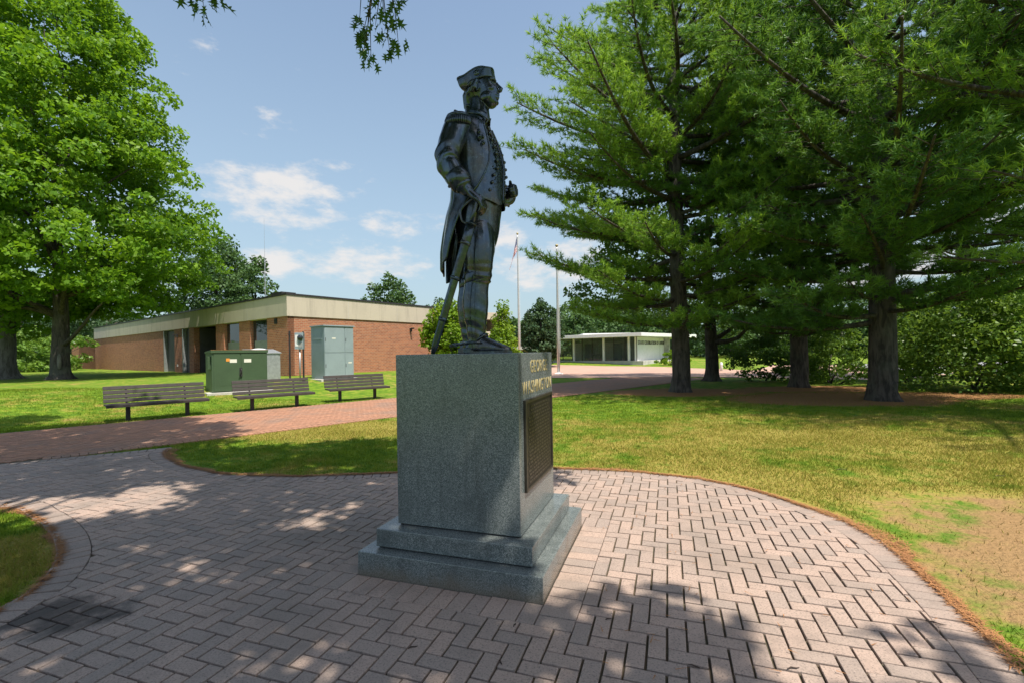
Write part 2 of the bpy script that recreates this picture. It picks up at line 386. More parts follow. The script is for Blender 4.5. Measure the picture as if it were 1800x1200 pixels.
M_LETTER = plain('sign_letter_dark', (.09, .085, .08), .6, 0, .05, 9, 0)
M_TREAD = plain('asphalt', (.24, .235, .23), .95, 0, .12, 1.5, .3)
M_CURTAIN = plain('blind', (.30, .31, .30), .8, 0, .1, 2, .05)
M_INNER = plain('interior', (.50, .51, .48), .9, 0, .2, 1.5, 0)
def glass(name, tint, rough=.04, spec=.8, alpha=None):
    m, nt, N, L, b = new_mat(name); b.inputs['Base Color'].default_value = (*tint, 1); b.inputs['Roughness'].default_value = rough
    b.inputs['Specular IOR Level'].default_value = spec
    n = nz(N, L, .9, 3, .5, pos_vec(N)); bump(N, L, n, .05, .02, b)
    if alpha is not None: b.inputs['Alpha'].default_value = alpha
    return m
M_GLASS = glass('window_glass', (.02, .025, .028))
M_GLASS_CLEAR = glass('pavilion_glass', (.12, .15, .145), .05, .7, .28)
def brick_mat():
    m, nt, N, L, b = new_mat('brick_wall'); tc = N('ShaderNodeTexCoord'); uv = tc.outputs['UV']
    br = N('ShaderNodeTexBrick'); L(uv, br.inputs['Vector']); br.inputs['Scale'].default_value = 1
    br.inputs['Brick Width'].default_value = .24; br.inputs['Row Height'].default_value = .095; br.inputs['Mortar Size'].default_value = .010
    br.inputs['Mortar Smooth'].default_value = .2; br.inputs['Bias'].default_value = -.1
    br.inputs['Color1'].default_value = (.43, .155, .075, 1); br.inputs['Color2'].default_value = (.25, .08, .045, 1); br.inputs['Mortar'].default_value = (.40, .29, .20, 1)
    n = nz(N, L, 1.1, 5, .6, uv); n2 = nz(N, L, 30, 3, .6, uv)
    c = mixc(N, L, ramp(N, L, n, .4, .75, 0, .45), br.outputs['Color'], (.40, .19, .11)); c = mixc(N, L, ramp(N, L, n2, .5, .8, 0, .35), c, (.16, .07, .05))
    L(c, b.inputs['Base Color']); b.inputs['Roughness'].default_value = .88
    iv = mth(N, L, 'SUBTRACT', 1.0, br.outputs['Fac']); bump(N, L, mth(N, L, 'ADD', iv, mth(N, L, 'MULTIPLY', n2, .3)), .6, .012, b)
    return m
M_BRICK = brick_mat()
M_BARK_PINE = bark_mat('pine_bark', (.105, .085, .07), (.035, .028, .023), 9)
M_BARK_DARK = bark_mat('dark_bark', (.085, .07, .058), (.03, .025, .022), 10)
M_BARK_GREY = bark_mat('grey_bark', (.2, .185, .165), (.09, .08, .07), 8)
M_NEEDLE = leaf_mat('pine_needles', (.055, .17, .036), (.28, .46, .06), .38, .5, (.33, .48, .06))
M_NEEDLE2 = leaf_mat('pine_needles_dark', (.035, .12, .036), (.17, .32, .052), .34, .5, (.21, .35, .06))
M_MAPLE = leaf_mat('maple_leaves', (.06, .155, .014), (.19, .355, .022), .45, .45, (.27, .40, .03))
M_LINDEN = leaf_mat('linden_leaves', (.035, .095, .018), (.10, .20, .03), .42, .45)
M_SHRUB = leaf_mat('shrub_leaves', (.055, .14, .022), (.20, .33, .055), .4, .4, (.25, .36, .07))
M_OAK = leaf_mat('oak_leaves', (.03, .09, .018), (.075, .16, .03), .35, .4)
M_LIME = leaf_mat('lime_leaves', (.09, .20, .015), (.22, .34, .022), .4, .5, (.27, .37, .03))
M_FARLEAF = leaf_mat('far_leaves', (.04, .10, .03), (.095, .17, .05), .3, .6)
M_FARDARK = leaf_mat('far_dark_leaves', (.03, .075, .032), (.07, .125, .05), .3, .6)

# ------------------------------------------------------------------ ground
def axis(lo, hi, c0, c1, fine, grow=1.13):
    a = list(np.arange(c0, c1, fine)); s_ = fine; x = c1
    while x < hi: a.append(x); s_ *= grow; x += s_
    a.append(hi); s_ = fine; x = c0 - fine
    while x > lo: a.insert(0, x); s_ *= grow; x -= s_
    a.insert(0, lo); return np.array(a)
gx = axis(-900, 900, -14, 16, .35); gy = axis(-300, 1500, -3, 30, .35)
GX, GY = np.meshgrid(gx, gy); GZ = terrain(GX, GY)
V = np.stack([GX, GY, GZ], -1).reshape(-1, 3); nx = len(gx); ny = len(gy)
ii = (np.arange(ny - 1)[:, None] * nx + np.arange(nx - 1)[None]).ravel()
ground = link('ground', np_mesh('ground', V, np.stack([ii, ii + 1, ii + nx + 1, ii + nx], 1)), M_LAWN, None, True)
tag(ground, 'patchy mown lawn with dry straw patches and bare soil', None, None, 'structure')

# pedestal frame: u runs along its front face, v into the picture
U = Vector((.9478, -.3190, 0)); Vv = Vector((.3190, .9478, 0)); PED = Vector((-.263, 3.785, 0)); PED_RZ = math.atan2(U.y, U.x)
def px_pts(l): return [tuple(hit(*p)[:2]) for p in l]
outline = px_pts([(1800, 1192), (1690, 1075), (1560, 962), (1450, 905), (1300, 857), (1150, 834), (975, 825), (830, 827), (700, 832), (560, 838), (430, 837), (350, 826), (305, 811), (290, 798), (303, 787)])
outline += [(-7.85, 7.12), (-9.5, 5.45), (-12.5, 2.5), (-10.6, -.1), (-8, 2.5), (-6.9, 3.6), (-6.05, 4.42)]
outline += px_pts([(0, 893), (55, 912), (90, 943), (97, 985), (64, 1030), (0, 1072)])
outline += [(-3.32, 2.5), (-3.65, 1.6), (-4.6, .5), (-6, -.8), (-6.2, -2.2), (-4, -2.6), (0, -2.8), (1.6, -1.9), (1.72, .2), (2.02, 1.3)]
i0 = 14                                            # keep the run along the brick path straight
smooth = [tuple(p) for p in spline([outline[-1]] + outline[:15], 6)][6:]
smooth += outline[15:19] + [tuple(p) for p in spline(outline[19:], 5)]
POLY = np.array(smooth)
def sdf(P, poly):
    P = np.atleast_2d(P); A = poly; B = np.roll(poly, -1, 0); d = np.full(len(P), 1e9); ins = np.zeros(len(P), bool)
    for a, b in zip(A, B):
        e = b - a; w = P - a; t = np.clip((w @ e) / max(e @ e, 1e-9), 0, 1)[:, None]
        d = np.minimum(d, np.hypot(*(w - t * e).T))
        c = ((a[1] <= P[:, 1]) != (b[1] <= P[:, 1]))
        with np.errstate(divide='ignore', invalid='ignore'): xi = a[0] + (P[:, 1] - a[1]) / (b[1] - a[1]) * (b[0] - a[0])
        ins ^= c & (P[:, 0] < xi)
    return np.where(ins, -d, d)
plaza = MB().add([(x, y, .004) for x, y in smooth], [tuple(range(len(smooth)))]).build('plaza', M_JOINT)
bm = bmesh.new(); bm.from_mesh(plaza.data); bmesh.ops.triangulate(bm, faces=bm.faces[:]); bmesh.ops.recalc_face_normals(bm, faces=bm.faces[:])
if bm.faces[0].normal.z < 0: bmesh.ops.reverse_faces(bm, faces=bm.faces[:])
bm.to_mesh(plaza.data); bm.free()
tag(plaza, 'round paved plaza of pinkish grey herringbone pavers around the pedestal', None, None, 'structure')

PW = .102
def clip(poly, p0, n):
    out = []
    for i in range(len(poly)):
        a, b = np.array(poly[i]), np.array(poly[(i + 1) % len(poly)]); da, db = (a - p0) @ n, (b - p0) @ n
        if da <= 0: out.append(tuple(a))
        if da * db < 0: out.append(tuple(a + (b - a) * da / (da - db)))
    return out
def shrink(poly, g):
    c = np.mean(poly, 0); out = []
    for p in poly:
        d = np.array(p) - c; l = np.abs(d).max() if True else 1; out.append(tuple(np.array(p) - d / max(np.hypot(*d), 1e-6) * g * 1.3))
    return out
def herringbone(cx, cy, ux, half, wcell):
    """(polygon corners in world, is_whole) over a square field"""
    n = int(half / wcell); vx = (-ux[1], ux[0]); out = []
    g = .0062
    for i in range(-n, n):
        for j in range(-n, n):
            c = (i - j) % 4
            if c == 0: r = (i * wcell + g, (i + 2) * wcell - g, j * wcell + g, (j + 1) * wcell - g)
            elif c == 2: r = (i * wcell + g, (i + 1) * wcell - g, (j - 1) * wcell + g, (j + 1) * wcell - g)
            else: continue
            q = [(r[0], r[2]), (r[1], r[2]), (r[1], r[3]), (r[0], r[3])]
            out.append([(cx + a * ux[0] + b * vx[0], cy + a * ux[1] + b * vx[1]) for a, b in q])
    return out
def brick_geo(poly, z0, z1, ch=.0032, tilt=(0, 0)):
    n = len(poly); c = np.mean(poly, 0); vs = [(x, y, z0) for x, y in poly]
    top = lambda x, y, z: z + tilt[0] * (x - c[0]) + tilt[1] * (y - c[1])
    vs += [(x, y, top(x, y, z1 - ch * .8)) for x, y in poly]
    ins = shrink(poly, ch); vs += [(x, y, top(x, y, z1)) for x, y in ins]
    fs = [tuple(range(2 * n, 3 * n))]
    for k in range(2): fs += [(k * n + i, k * n + (i + 1) % n, (k + 1) * n + (i + 1) % n, (k + 1) * n + i) for i in range(n)]
    return vs, fs
uxy = np.array((U.x, U.y)); vxy = np.array((Vv.x, Vv.y)); pc = np.array((PED.x, PED.y))
SB = .69                                             # half width of the pedestal's bottom step
def ped_local(P): d = np.atleast_2d(P) - pc; return d @ uxy, d @ vxy
bricks = herringbone(PED.x, PED.y, (U.x, U.y), 10.0, PW)
cen = np.array(bricks).mean(1); D = sdf(cen, POLY)
lu, lv = ped_local(cen)
keep = (D < -.1) & (cen[:, 1] > -.6)
field = []
e = 1e-3; RING = .2185; SOL = SB + .232
for b, c, d, k, a1, a2 in zip(bricks, cen, D, keep, lu, lv):
    if not k: continue
    if abs(a1) < SOL - .12 and abs(a2) < SOL - .12: continue
    q = b
    if d > -RING - .13 and sdf(np.array(b), POLY).max() > -RING:
        s4 = sdf(np.array([c + (e, 0), c - (e, 0), c + (0, e), c - (0, e)]), POLY); g = np.array([s4[0] - s4[1], s4[2] - s4[3]]) / (2 * e)
        g /= max(np.hypot(*g), 1e-6); q = clip(q, c + g * (-RING - d), g)
    if len(q) < 3: continue
    qa, qb = ped_local(np.array(q)); inside = (np.abs(qa) < SOL) & (np.abs(qb) < SOL)
    if inside.any():
        if inside.all(): continue
        if abs(a1) > abs(a2): s_ = np.sign(a1); q = clip(q, pc + uxy * s_ * SOL, -uxy * s_)
        else: s_ = np.sign(a2); q = clip(q, pc + vxy * s_ * SOL, -vxy * s_)
    if len(q) < 3: continue
    ar = .5 * abs(sum(q[i][0] * q[(i + 1) % len(q)][1] - q[(i + 1) % len(q)][0] * q[i][1] for i in range(len(q))))
    if ar < .0012: continue
    field.append((q, 'whole' if len(q) == 4 and ar > .0168 else 'cut'))
# soldier course round the pedestal and along the curved edge
for side in range(4):
    ax = [uxy, vxy, -uxy, -vxy][side]; ay = np.array((-ax[1], ax[0]))
    n = 14; w = (2 * SOL - .229) / n
    for i in range(n):
        a = -SOL + i * w; g = .004
        field.append(([tuple(pc + ax * x + ay * y) for x, y in ((SB + .006, a + g), (SOL - g, a + g), (SOL - g, a + w - g), (SB + .006, a + w - g))], 'soldier'))
seg = np.diff(np.vstack([POLY, POLY[:1]]), axis=0); L_ = np.hypot(*seg.T); cum = np.concatenate([[0], np.cumsum(L_)])
nb = int(cum[-1] / .112); edge_polys = []
def along(s_):
    i = min(np.searchsorted(cum, s_ % cum[-1], side='right') - 1, len(POLY) - 1); t = ((s_ % cum[-1]) - cum[i]) / max(L_[i], 1e-9)
    return POLY[i] + seg[i] * t
ccw = np.sum(POLY[:, 0] * np.roll(POLY[:, 1], -1) - np.roll(POLY[:, 0], -1) * POLY[:, 1]) > 0
for k in range(nb):
    s0 = k * cum[-1] / nb; p0, p1 = along(s0 + .005), along(s0 + cum[-1] / nb - .005); t = along(s0 + cum[-1] / nb / 2 + .1) - along(s0 + cum[-1] / nb / 2 - .1)
    nrm = np.array((-t[1], t[0])) / max(np.hypot(*t), 1e-6) * (1 if ccw else -1)
    m = (p0 + p1) / 2
    if m[1] < -.6 or m[0] < -9: continue
    edge_polys.append(([tuple(p0), tuple(p1), tuple(p1 + nrm * .213), tuple(p0 + nrm * .213)], 'edge'))
def proj(x, y, z):
    a, b = x / y * FPX, (z - EYE) / y * FPX; c, s_ = math.cos(ROLL), math.sin(ROLL)
    return 900 + c * a - s_ * b, 619.4 - (s_ * a + c * b)
def pix_area(q):
    if min(p[1] for p in q) < .4: return 0
    P = [proj(p[0], p[1], .02) for p in q]
    mx, my = np.mean(P, 0)
    if not (-15 < mx < 1815 and my < 1215): return 0
    if 640 < mx < 1010 and my < 1010 and my > 700: return 0
    return .5 * abs(sum(P[i][0] * P[(i + 1) % len(P)][1] - P[(i + 1) % len(P)][0] * P[i][1] for i in range(len(P))))
def paver_set(items, name, stuff, mat, nmax):
    order = sorted(range(len(items)), key=lambda i: -pix_area(items[i][0])); near = set(order[:nmax])
    rest_v, rest_f, tint = [], [], []; proto = {}
    for i, (q, kind) in enumerate(items):
        q = [tuple(p) for p in q]
        A = sum(q[k][0] * q[(k + 1) % len(q)][1] - q[(k + 1) % len(q)][0] * q[k][1] for k in range(len(q)))
        if A < 0: q = q[::-1]
        z1 = .020 + random.uniform(-.0035, .0028); tilt = (random.uniform(-.012, .012), random.uniform(-.012, .012))
        if i in near:
            c = np.mean(q, 0)
            if kind == 'whole':
                a = math.atan2(*(np.array(q[1]) - q[0])[::-1]); ln = np.hypot(*(np.array(q[1]) - q[0]))
                key = (ln > .15, random.randrange(4)); rot = a
                if key not in proto:
                    h, w = (PW - .0062, PW / 2 - .0062) if key[0] else (PW / 2 - .0062, PW - .0062)
                    j = lambda: random.uniform(-.0016, .0016)
                    lp = [(-h + j(), -w + j()), (h + j(), -w + j()), (h + j(), w + j()), (-h + j(), w + j())]
                    v_, f_ = brick_geo(lp, -.02, 0); proto[key] = bpy.data.meshes.new(name); proto[key].from_pydata(v_, [], f_); proto[key].materials.append(mat)
                o = bpy.data.objects.new(name, proto[key]); COL.objects.link(o); o.location = (c[0], c[1], z1); o.rotation_euler = (tilt[0], tilt[1], rot); o.parent = plaza
            else:
                v_, f_ = brick_geo([(p[0] - c[0], p[1] - c[1]) for p in q], -.02, 0, .0032, tilt)
                me = bpy.data.meshes.new(name); me.from_pydata(v_, [], f_); o = link(name, me, mat, plaza); o.location = (c[0], c[1], z1)
        else:
            v_, f_ = brick_geo(q, 0, z1, .0032, tilt); o_ = len(rest_v); rest_v += v_; rest_f += [tuple(k + o_ for k in f) for f in f_]; tint += [random.random()] * len(v_)
    if rest_v:
        me = bpy.data.meshes.new(stuff); me.from_pydata(rest_v, [], rest_f); me.update()
        a = me.attributes.new('tint', 'FLOAT', 'POINT'); a.data.foreach_set('value', tint)
        tag(link(stuff, me, mat, plaza), kind='stuff')
paver_set(field, 'paver', 'paver_field', M_PAVER, 300)
paver_set(edge_polys, 'edge_paver', 'edge_paver_course', M_EDGEP, 120)

# brick path that runs diagonally past the benches
T45 = np.array((.70711, .70711)); N45 = np.array((-.70711, .70711)); PN0, PN1 = 10.5, 15.2; PT0, PT1 = -9, 26
def pt(t, n): p = T45 * t + N45 * n; return (p[0], p[1])
def drape(name, poly, step, lift, mat, label):
    poly = np.array(poly); lo, hi = poly.min(0), poly.max(0)
    xs = np.arange(lo[0], hi[0] + step, step); ys = np.arange(lo[1], hi[1] + step, step)
    bm = bmesh.new(); f = bm.faces.new([bm.verts.new((x, y, 0)) for x, y in poly]); 
    for x in xs[1:-1]: bmesh.ops.bisect_plane(bm, geom=bm.verts[:] + bm.edges[:] + bm.faces[:], plane_co=(x, 0, 0), plane_no=(1, 0, 0))
    for y in ys[1:-1]: bmesh.ops.bisect_plane(bm, geom=bm.verts[:] + bm.edges[:] + bm.faces[:], plane_co=(0, y, 0), plane_no=(0, 1, 0))
    bmesh.ops.triangulate(bm, faces=bm.faces[:])
    for v in bm.verts: v.co.z = th(v.co.x, v.co.y) + lift
    bmesh.ops.recalc_face_normals(bm, faces=bm.faces[:])
    if sum(f.normal.z for f in bm.faces) < 0: bmesh.ops.reverse_faces(bm, faces=bm.faces[:])
    me = bpy.data.meshes.new(name); bm.to_mesh(me); bm.free()
    return tag(link(name, me, mat), label, None, None, 'structure')
path = drape('brick_path', [pt(PT0, PN0), pt(PT1, PN0), pt(PT1, PN1), pt(PT0, PN1)], 1.5, .008, M_JOINT, 'straight reddish brick path running past the benches')
pb = herringbone(*pt(8.5, 12.85), (1, 0), 13.8, PW)
pcn = np.array(pb).mean(1); tt = pcn @ T45; nn = pcn @ N45
dpl = np.where((nn > 10) & (nn < 15.5) & (nn < 11.5), 0, 9.0); q_ = dpl == 0; dpl[q_] = sdf(pcn[q_], POLY); pth = terrain(pcn[:, 0], pcn[:, 1])
vs, fs, tn = [], [], []
for b, t, n, d, hz_ in zip(pb, tt, nn, dpl, pth):
    if not (PN0 + .2 < n < PN1 - .1 and PT0 < t < PT1) or d < .02: continue
    z = .02 + random.uniform(-.002, .002); o_ = len(vs)
    vs += [(p[0], p[1], 0) for p in b] + [(p[0], p[1], z + hz_) for p in b]
    fs += [tuple(o_ + i for i in f) for f in ((4, 5, 6, 7), (0, 1, 5, 4), (1, 2, 6, 5), (2, 3, 7, 6), (3, 0, 4, 7))]; tn += [random.random()] * 8
for k in range(int((PT1 - PT0) / .11)):
    for n0, n1 in ((PN0, PN0 + .2),):
        t0 = PT0 + k * .11; q = [pt(t0 + .005, n0), pt(t0 + .105, n0), pt(t0 + .105, n1), pt(t0 + .005, n1)]
        if sdf(np.mean(q, 0), POLY)[0] < .12: continue
        o_ = len(vs); z = .021 + th(*q[0]); vs += [(p[0], p[1], 0) for p in q] + [(p[0], p[1], z) for p in q]
        fs += [tuple(o_ + i for i in f) for f in ((4, 5, 6, 7), (0, 1, 5, 4), (1, 2, 6, 5), (2, 3, 7, 6), (3, 0, 4, 7))]; tn += [random.random()] * 8
me = bpy.data.meshes.new('path_brick_field'); me.from_pydata(vs, [], fs); me.update(); a = me.attributes.new('tint', 'FLOAT', 'POINT'); a.data.foreach_set('value', tn)
tag(link('path_brick_field', me, M_BRICKP, path), kind='stuff')
far = px_pts([(976, 664), (1060, 664), (1200, 662), (1330, 664), (1500, 668), (1620, 664), (1700, 655)]) + [(30, 42), (26, 46)] + px_pts([(1330, 651), (1130, 644), (975, 641)]) + [(-6, 52), (-8, 40), (-4, 30)]
drape('far_plaza', far, 3, .03, M_FARP, 'wide pink brick forecourt in front of the white pavilion')
drape('parking_lot', [(22, 26), (60, 24), (70, 44), (32, 44), (27, 36)], 4, .035, M_TREAD, 'pale grey asphalt parking area behind the shrubs')

# ------------------------------------------------------------------ pedestal
ped = empty('pedestal', PED, PED_RZ, 'tall grey granite pedestal on two steps with a bronze plaque', 'pedestal')
PT = 1.598
MB().box(-SB, SB, -SB, SB, 0, .185).build('lower_step', M_GRANITE, ped, bevel=.006)
MB().box(-.597, .597, -.597, .597, .197, .325).build('upper_step', M_GRANITE, ped, bevel=.006)
MB().box(-.4825, .4825, -.4825, .4825, .337, PT).build('shaft', M_GRANITE, ped, bevel=.004)
j = MB().box(-.58, .58, -.58, .58, .18, .20).box(-.47, .47, -.47, .47, .32, .34); 
a_ = MB().box(-.58, .58, -.58, .58, .18, .20).build('mortar_shadow_gap', M_STEELD, ped); MB().box(-.468, .468, -.468, .468, .32, .34).build('mortar_shadow_gap', M_STEELD, ped)  # recessed mortar joints, with the shadow of the gap put in as near-black colour
# plaque on the inscribed side (local +x)
XF = .4825
pl = MB().box(XF - .004, XF + .012, -.38, .40, .61, 1.262).build('plaque', M_PLAQUE, ped, bevel=.003)
fr = MB()
for b in ((-.38, .40, .61, .632), (-.38, .40, 1.240, 1.262), (-.38, -.358, .632, 1.240), (.378, .40, .632, 1.240)): fr.box(XF + .010, XF + .022, *b)
fr.build('plaque_border', M_PLAQUE_HI, pl, bevel=.003)
tx = MB(); z = 1.20; rr = random.Random(4)
while z > .65:
    y = -.31 + (.06 if z > 1.12 else rr.uniform(0, .03)); end = .34 - (.06 if z > 1.12 else rr.uniform(0, .05))
    while y < end:
        w = rr.uniform(.02, .075); tx.box(XF + .010, XF + .0155, y, min(y + w, end), z, z + .0125); y += w + .013
    z -= .0272
tag(tx.build('plaque_text', M_PLAQUE_HI, pl), kind='stuff')
def letters(word, size, cy, z, name, mat, parent, M, width, depth=.0022):
    """one mesh per letter, laid out along the line and scaled to a given width"""
    out = []; x = 0
    for ch in word:
        if ch == ' ': x += .32; continue
        cu = bpy.data.curves.new('t', 'FONT'); cu.body = ch; cu.size = 1; cu.extrude = .03; cu.resolution_u = 3
        o = bpy.data.objects.new('t', cu); COL.objects.link(o); dg = bpy.context.evaluated_depsgraph_get()
        me = bpy.data.meshes.new_from_object(o.evaluated_get(dg)); bpy.data.objects.remove(o)
        xs = [v.co.x for v in me.vertices]; x0, x1 = min(xs), max(xs); out.append((me, x - x0)); x += x1 - x0 + .13
    k = width / (x - .13)
    for me, ox in out:
        for v in me.vertices:
            p = v.co; v.co = M @ Vector(((p.x + ox) * k - width / 2, p.y * size, p.z * depth / .03))
        me.update(); me.materials.clear()
    return [me for me, _ in out]
ML = Matrix(((0, 0, 1, XF + .001), (1, 0, 0, 0), (0, 1, 0, 0), (0, 0, 0, 1)))
for word, width, cy, z in (('GEORGE', .50, .06, 1.452), ('WASHINGTON', .84, .02, 1.300)):
    for me in letters(word, .135, cy, z, 'letter', M_GOLD, ped, Matrix.Translation((0, cy, z)) @ ML, width):
        me.name = 'letter'; link('letter', me, M_GOLD, ped)

# ------------------------------------------------------------------ statue: x forward, y to his left (away from the photographer)
st = empty('statue', (PED.x, PED.y, PT), PED_RZ, 'dark bronze statue of a uniformed officer in a cocked hat leaning on his sword', 'statue')
def rem(mb, voxel, name, smooth=6, extra=None):
    me = mb.mesh(name); o = bpy.data.objects.new('tmp', me); COL.objects.link(o)
    r_ = o.modifiers.new('r', 'REMESH'); r_.mode = 'VOXEL'; r_.voxel_size = voxel
    s_ = o.modifiers.new('s', 'SMOOTH'); s_.iterations = smooth; s_.factor = .5
    dg = bpy.context.evaluated_depsgraph_get(); out = bpy.data.meshes.new_from_object(o.evaluated_get(dg)); bpy.data.objects.remove(o)
    out.name = name; return out
def loft(mb, secs, n=28, fold=None, k=5, p=1.0):
    """secs: (z, xc, yc, ax, ay) smoothed into stacked ellipses"""
    rs = []
    for s_ in spline(secs, k):
        z, xc, yc, a, b = s_[:5]; ring = []
        for j in range(n):
            t = 2 * math.pi * j / n; f = 1 + (fold(z, t) if fold else 0)
            c, s2 = math.cos(t), math.sin(t); c = math.copysign(abs(c) ** p, c); s2 = math.copysign(abs(s2) ** p, s2)
            ring.append((xc + a * c * f, yc + b * s2 * f, z))
        rs.append(ring)
    mb.rings(rs); return mb
def limb(mb, pts, fold=None, n=20, k=6):
    """pts: (x, y, z, r) tube with optional radius folds"""
    S_ = spline(pts, k); P = [Vector(q[:3]) for q in S_]; Rr = [q[3] for q in S_]
    rs = tube_rings(P, Rr, n)
    if fold:
        for i, r in enumerate(rs):
            for j in range(n):
                d = (r[j] - P[i]); r[j] = P[i] + d * (1 + fold(i / (len(rs) - 1), 2 * math.pi * j / n))
    mb.rings(rs); return mb
B = MB()
# torso with waistcoat belly and full chest
loft(B, [(.88, -.01, 0, .15, .185), (.98, -.005, 0, .175, .20), (1.10, .0, 0, .185, .212), (1.22, .012, 0, .195, .212), (1.34, .022, 0, .200, .215), (1.46, .022, 0, .202, .232),
         (1.58, .012, 0, .190, .252), (1.68, -.002, 0, .165, .262), (1.76, -.015, 0, .138, .245), (1.83, -.012, 0, .108, .185), (1.89, .0, 0, .085, .105), (1.95, .008, 0, .072, .082), (2.06, .02, 0, .066, .074)])
# head tilted slightly up
HM = Matrix.Translation((.055, 0, 2.12)) @ Matrix.Rotation(R(-7), 4, 'Y')
def hp(x, y, z): return HM @ Vector((x, y, z))
H = MB()
hs = [(-.150, .066, .020, .028), (-.132, .064, .046, .048), (-.10, .050, .074, .064), (-.06, .036, .098, .076), (-.02, .022, .114, .084), (.02, .012, .120, .090), (.06, .004, .120, .093), (.10, -.004, .113, .090), (.135, -.008, .09, .075), (.16, -.008, .05, .045)]
rs = []
for z, xc, a, b in [tuple(q) for q in spline(hs, 8)]:
    ring = []
    for t in [2 * math.pi * j / 48 - math.pi for j in range(48)]:
        c_ = 1 - .17 * math.exp(-((z - .013) / .017) ** 2) * math.exp(-((abs(t) - .42) / .24) ** 2) - .10 * math.exp(-((z + .082) / .007) ** 2) * math.exp(-(t / .38) ** 4) - .07 * math.exp(-((z + .107) / .010) ** 2) * math.exp(-(t / .30) ** 2) - .05 * math.exp(-((z + .045) / .03) ** 2) * math.exp(-((abs(t) - .75) / .2) ** 2)
        ring.append(hp(xc + a * c_ * math.copysign(abs(math.cos(t)) ** .9, math.cos(t)), b * c_ * math.sin(t), z))
    rs.append(ring)
body_keep = B; B = MB(); B.rings(rs)
B.tube([hp(.128, 0, .030), hp(.146, 0, .0), hp(.166, 0, -.030), hp(.158, 0, -.044), hp(.13, 0, -.05)], [.009, .0115, .0145, .013, .009], 10)     # nose
for s_ in (-1, 1):
    B.ell(hp(.144, .013 * s_, -.040), (.011, .009, .009))                                 # nostril
    B.tube([hp(.100, .072 * s_, .036), hp(.122, .045 * s_, .044), hp(.13, .014 * s_, .036)], [.011, .0135, .011], 8)    # brow
    B.ell(hp(.104, .040 * s_, .014), (.015, .017, .0085))                                  # eye
    B.ell(hp(.086, .050 * s_, -.028), (.032, .026, .024))                                 # cheekbone
    B.ell(hp(.045, .066 * s_, -.085), (.045, .022, .038))                                 # jaw corner
    ear = [hp(-.008 + .022 * math.cos(t), .096 * s_, .0 + .036 * math.sin(t)) for t in np.linspace(-1.8, 2.6, 9)]
    B.tube(ear, .009, 6); B.ell(hp(-.006, .092 * s_, -.004), (.014, .008, .026))
    B.tube([hp(-.02, .098 * s_, .045), hp(-.045, .102 * s_, .035), hp(-.075, .088 * s_, .028)], [.018, .022, .018], 8)  # side curl
    B.tube([hp(.0, .098 * s_, .055), hp(-.035, .102 * s_, -.005), hp(-.055, .092 * s_, -.03)], [.016, .022, .016], 8)
B.tube([hp(.118, -.034, -.074), hp(.134, 0, -.070), hp(.118, .034, -.074)], [.007, .012, .007], 8)        # upper lip
B.tube([hp(.112, -.03, -.091), hp(.129, 0, -.090), hp(.112, .03, -.091)], [.008, .013, .008], 8)          # lower lip
B.ell(hp(.104, 0, -.124), (.024, .030, .021))                                             # chin
limb(B, [(*hp(-.005, 0, -.07), .050), (*hp(-.022, 0, -.15), .060), (*hp(-.035, 0, -.25), .072)])          # throat
HEAD = B; B = body_keep; limb(HEAD, [(*hp(-.005, 0, -.07), .050), (*hp(-.022, 0, -.15), .060), (*hp(-.035, 0, -.25), .072)])
# right arm (towards the photographer), bent, hand resting on the hilt
def sl_fold(c, amp):
    return lambda u, t: amp * math.exp(-((u - c) / .16) ** 2) * math.sin(38 * u + 2.2 * math.sin(t) + 1.3 * math.cos(2 * t)) + .012 * math.sin(9 * u + 3 * t)
RA = [(-.03, -.215, 1.765, .090), (-.045, -.285, 1.70, .100), (-.060, -.335, 1.60, .096), (-.082, -.372, 1.49, .090), (-.078, -.385, 1.415, .085), (-.040, -.384, 1.345, .082), (.012, -.375, 1.275, .074), (.052, -.366, 1.222, .068)]
limb(B, RA, sl_fold(.52, .085))
def hand(mb, wrist, dirv, palm_n, thumb_side, curl, scale=1.25, spread=.02):
    """palm, four fingers with two bends each and a thumb, from joint positions"""
    d = Vector(dirv).normalized(); n_ = Vector(palm_n); n_ = (n_ - d * n_.dot(d)).normalized(); s_ = d.cross(n_) * thumb_side; w = Vector(wrist); k = scale
    mb.rings([[w + d * (a * k) + s_ * (b * math.cos(t) * k) + n_ * (c * math.sin(t) * k) for t in [2 * math.pi * j / 14 for j in range(14)]] for a, b, c in ((-.02, .026, .02), (.02, .033, .02), (.055, .043, .019), (.085, .044, .016), (.098, .04, .012))])
    for i, (off, ln) in enumerate(((.032, .078), (.011, .088), (-.011, .082), (-.032, .064))):
        p = w + d * (.088 * k) + s_ * (off * k); a = 0; pts = [p]; dd = d + s_ * (spread * (1.5 - i))
        for q, fr_ in enumerate((.45, .32, .25)):
            a += curl[q]; dv = dd * math.cos(a) + n_ * math.sin(a); p = p + dv * (ln * fr_ * k); pts.append(p)
        mb.tube(pts, [.0105 * k, .0098 * k, .009 * k, .0068 * k], 8)
    tb = w + d * (.025 * k) + s_ * (.03 * k); t1 = tb + (d * .7 + s_ * .75 + n_ * .3).normalized() * (.04 * k); t2 = t1 + (d * .8 + s_ * .1 + n_ * .65).normalized() * (.036 * k); t3 = t2 + (d * .75 - s_ * .15 + n_ * .7).normalized() * (.026 * k)
    mb.tube([tb, t1, t2, t3], [.016 * k, .0135 * k, .0115 * k, .008 * k], 8)
limb(B, [(.03, -.371, 1.25, .062), (.055, -.365, 1.215, .050), (.082, -.358, 1.185, .043)])
hand(B, (.075, -.36, 1.195), (.70, .20, -.55), (-.45, .25, -.80), 1, (.60, .85, .5), 1.42)
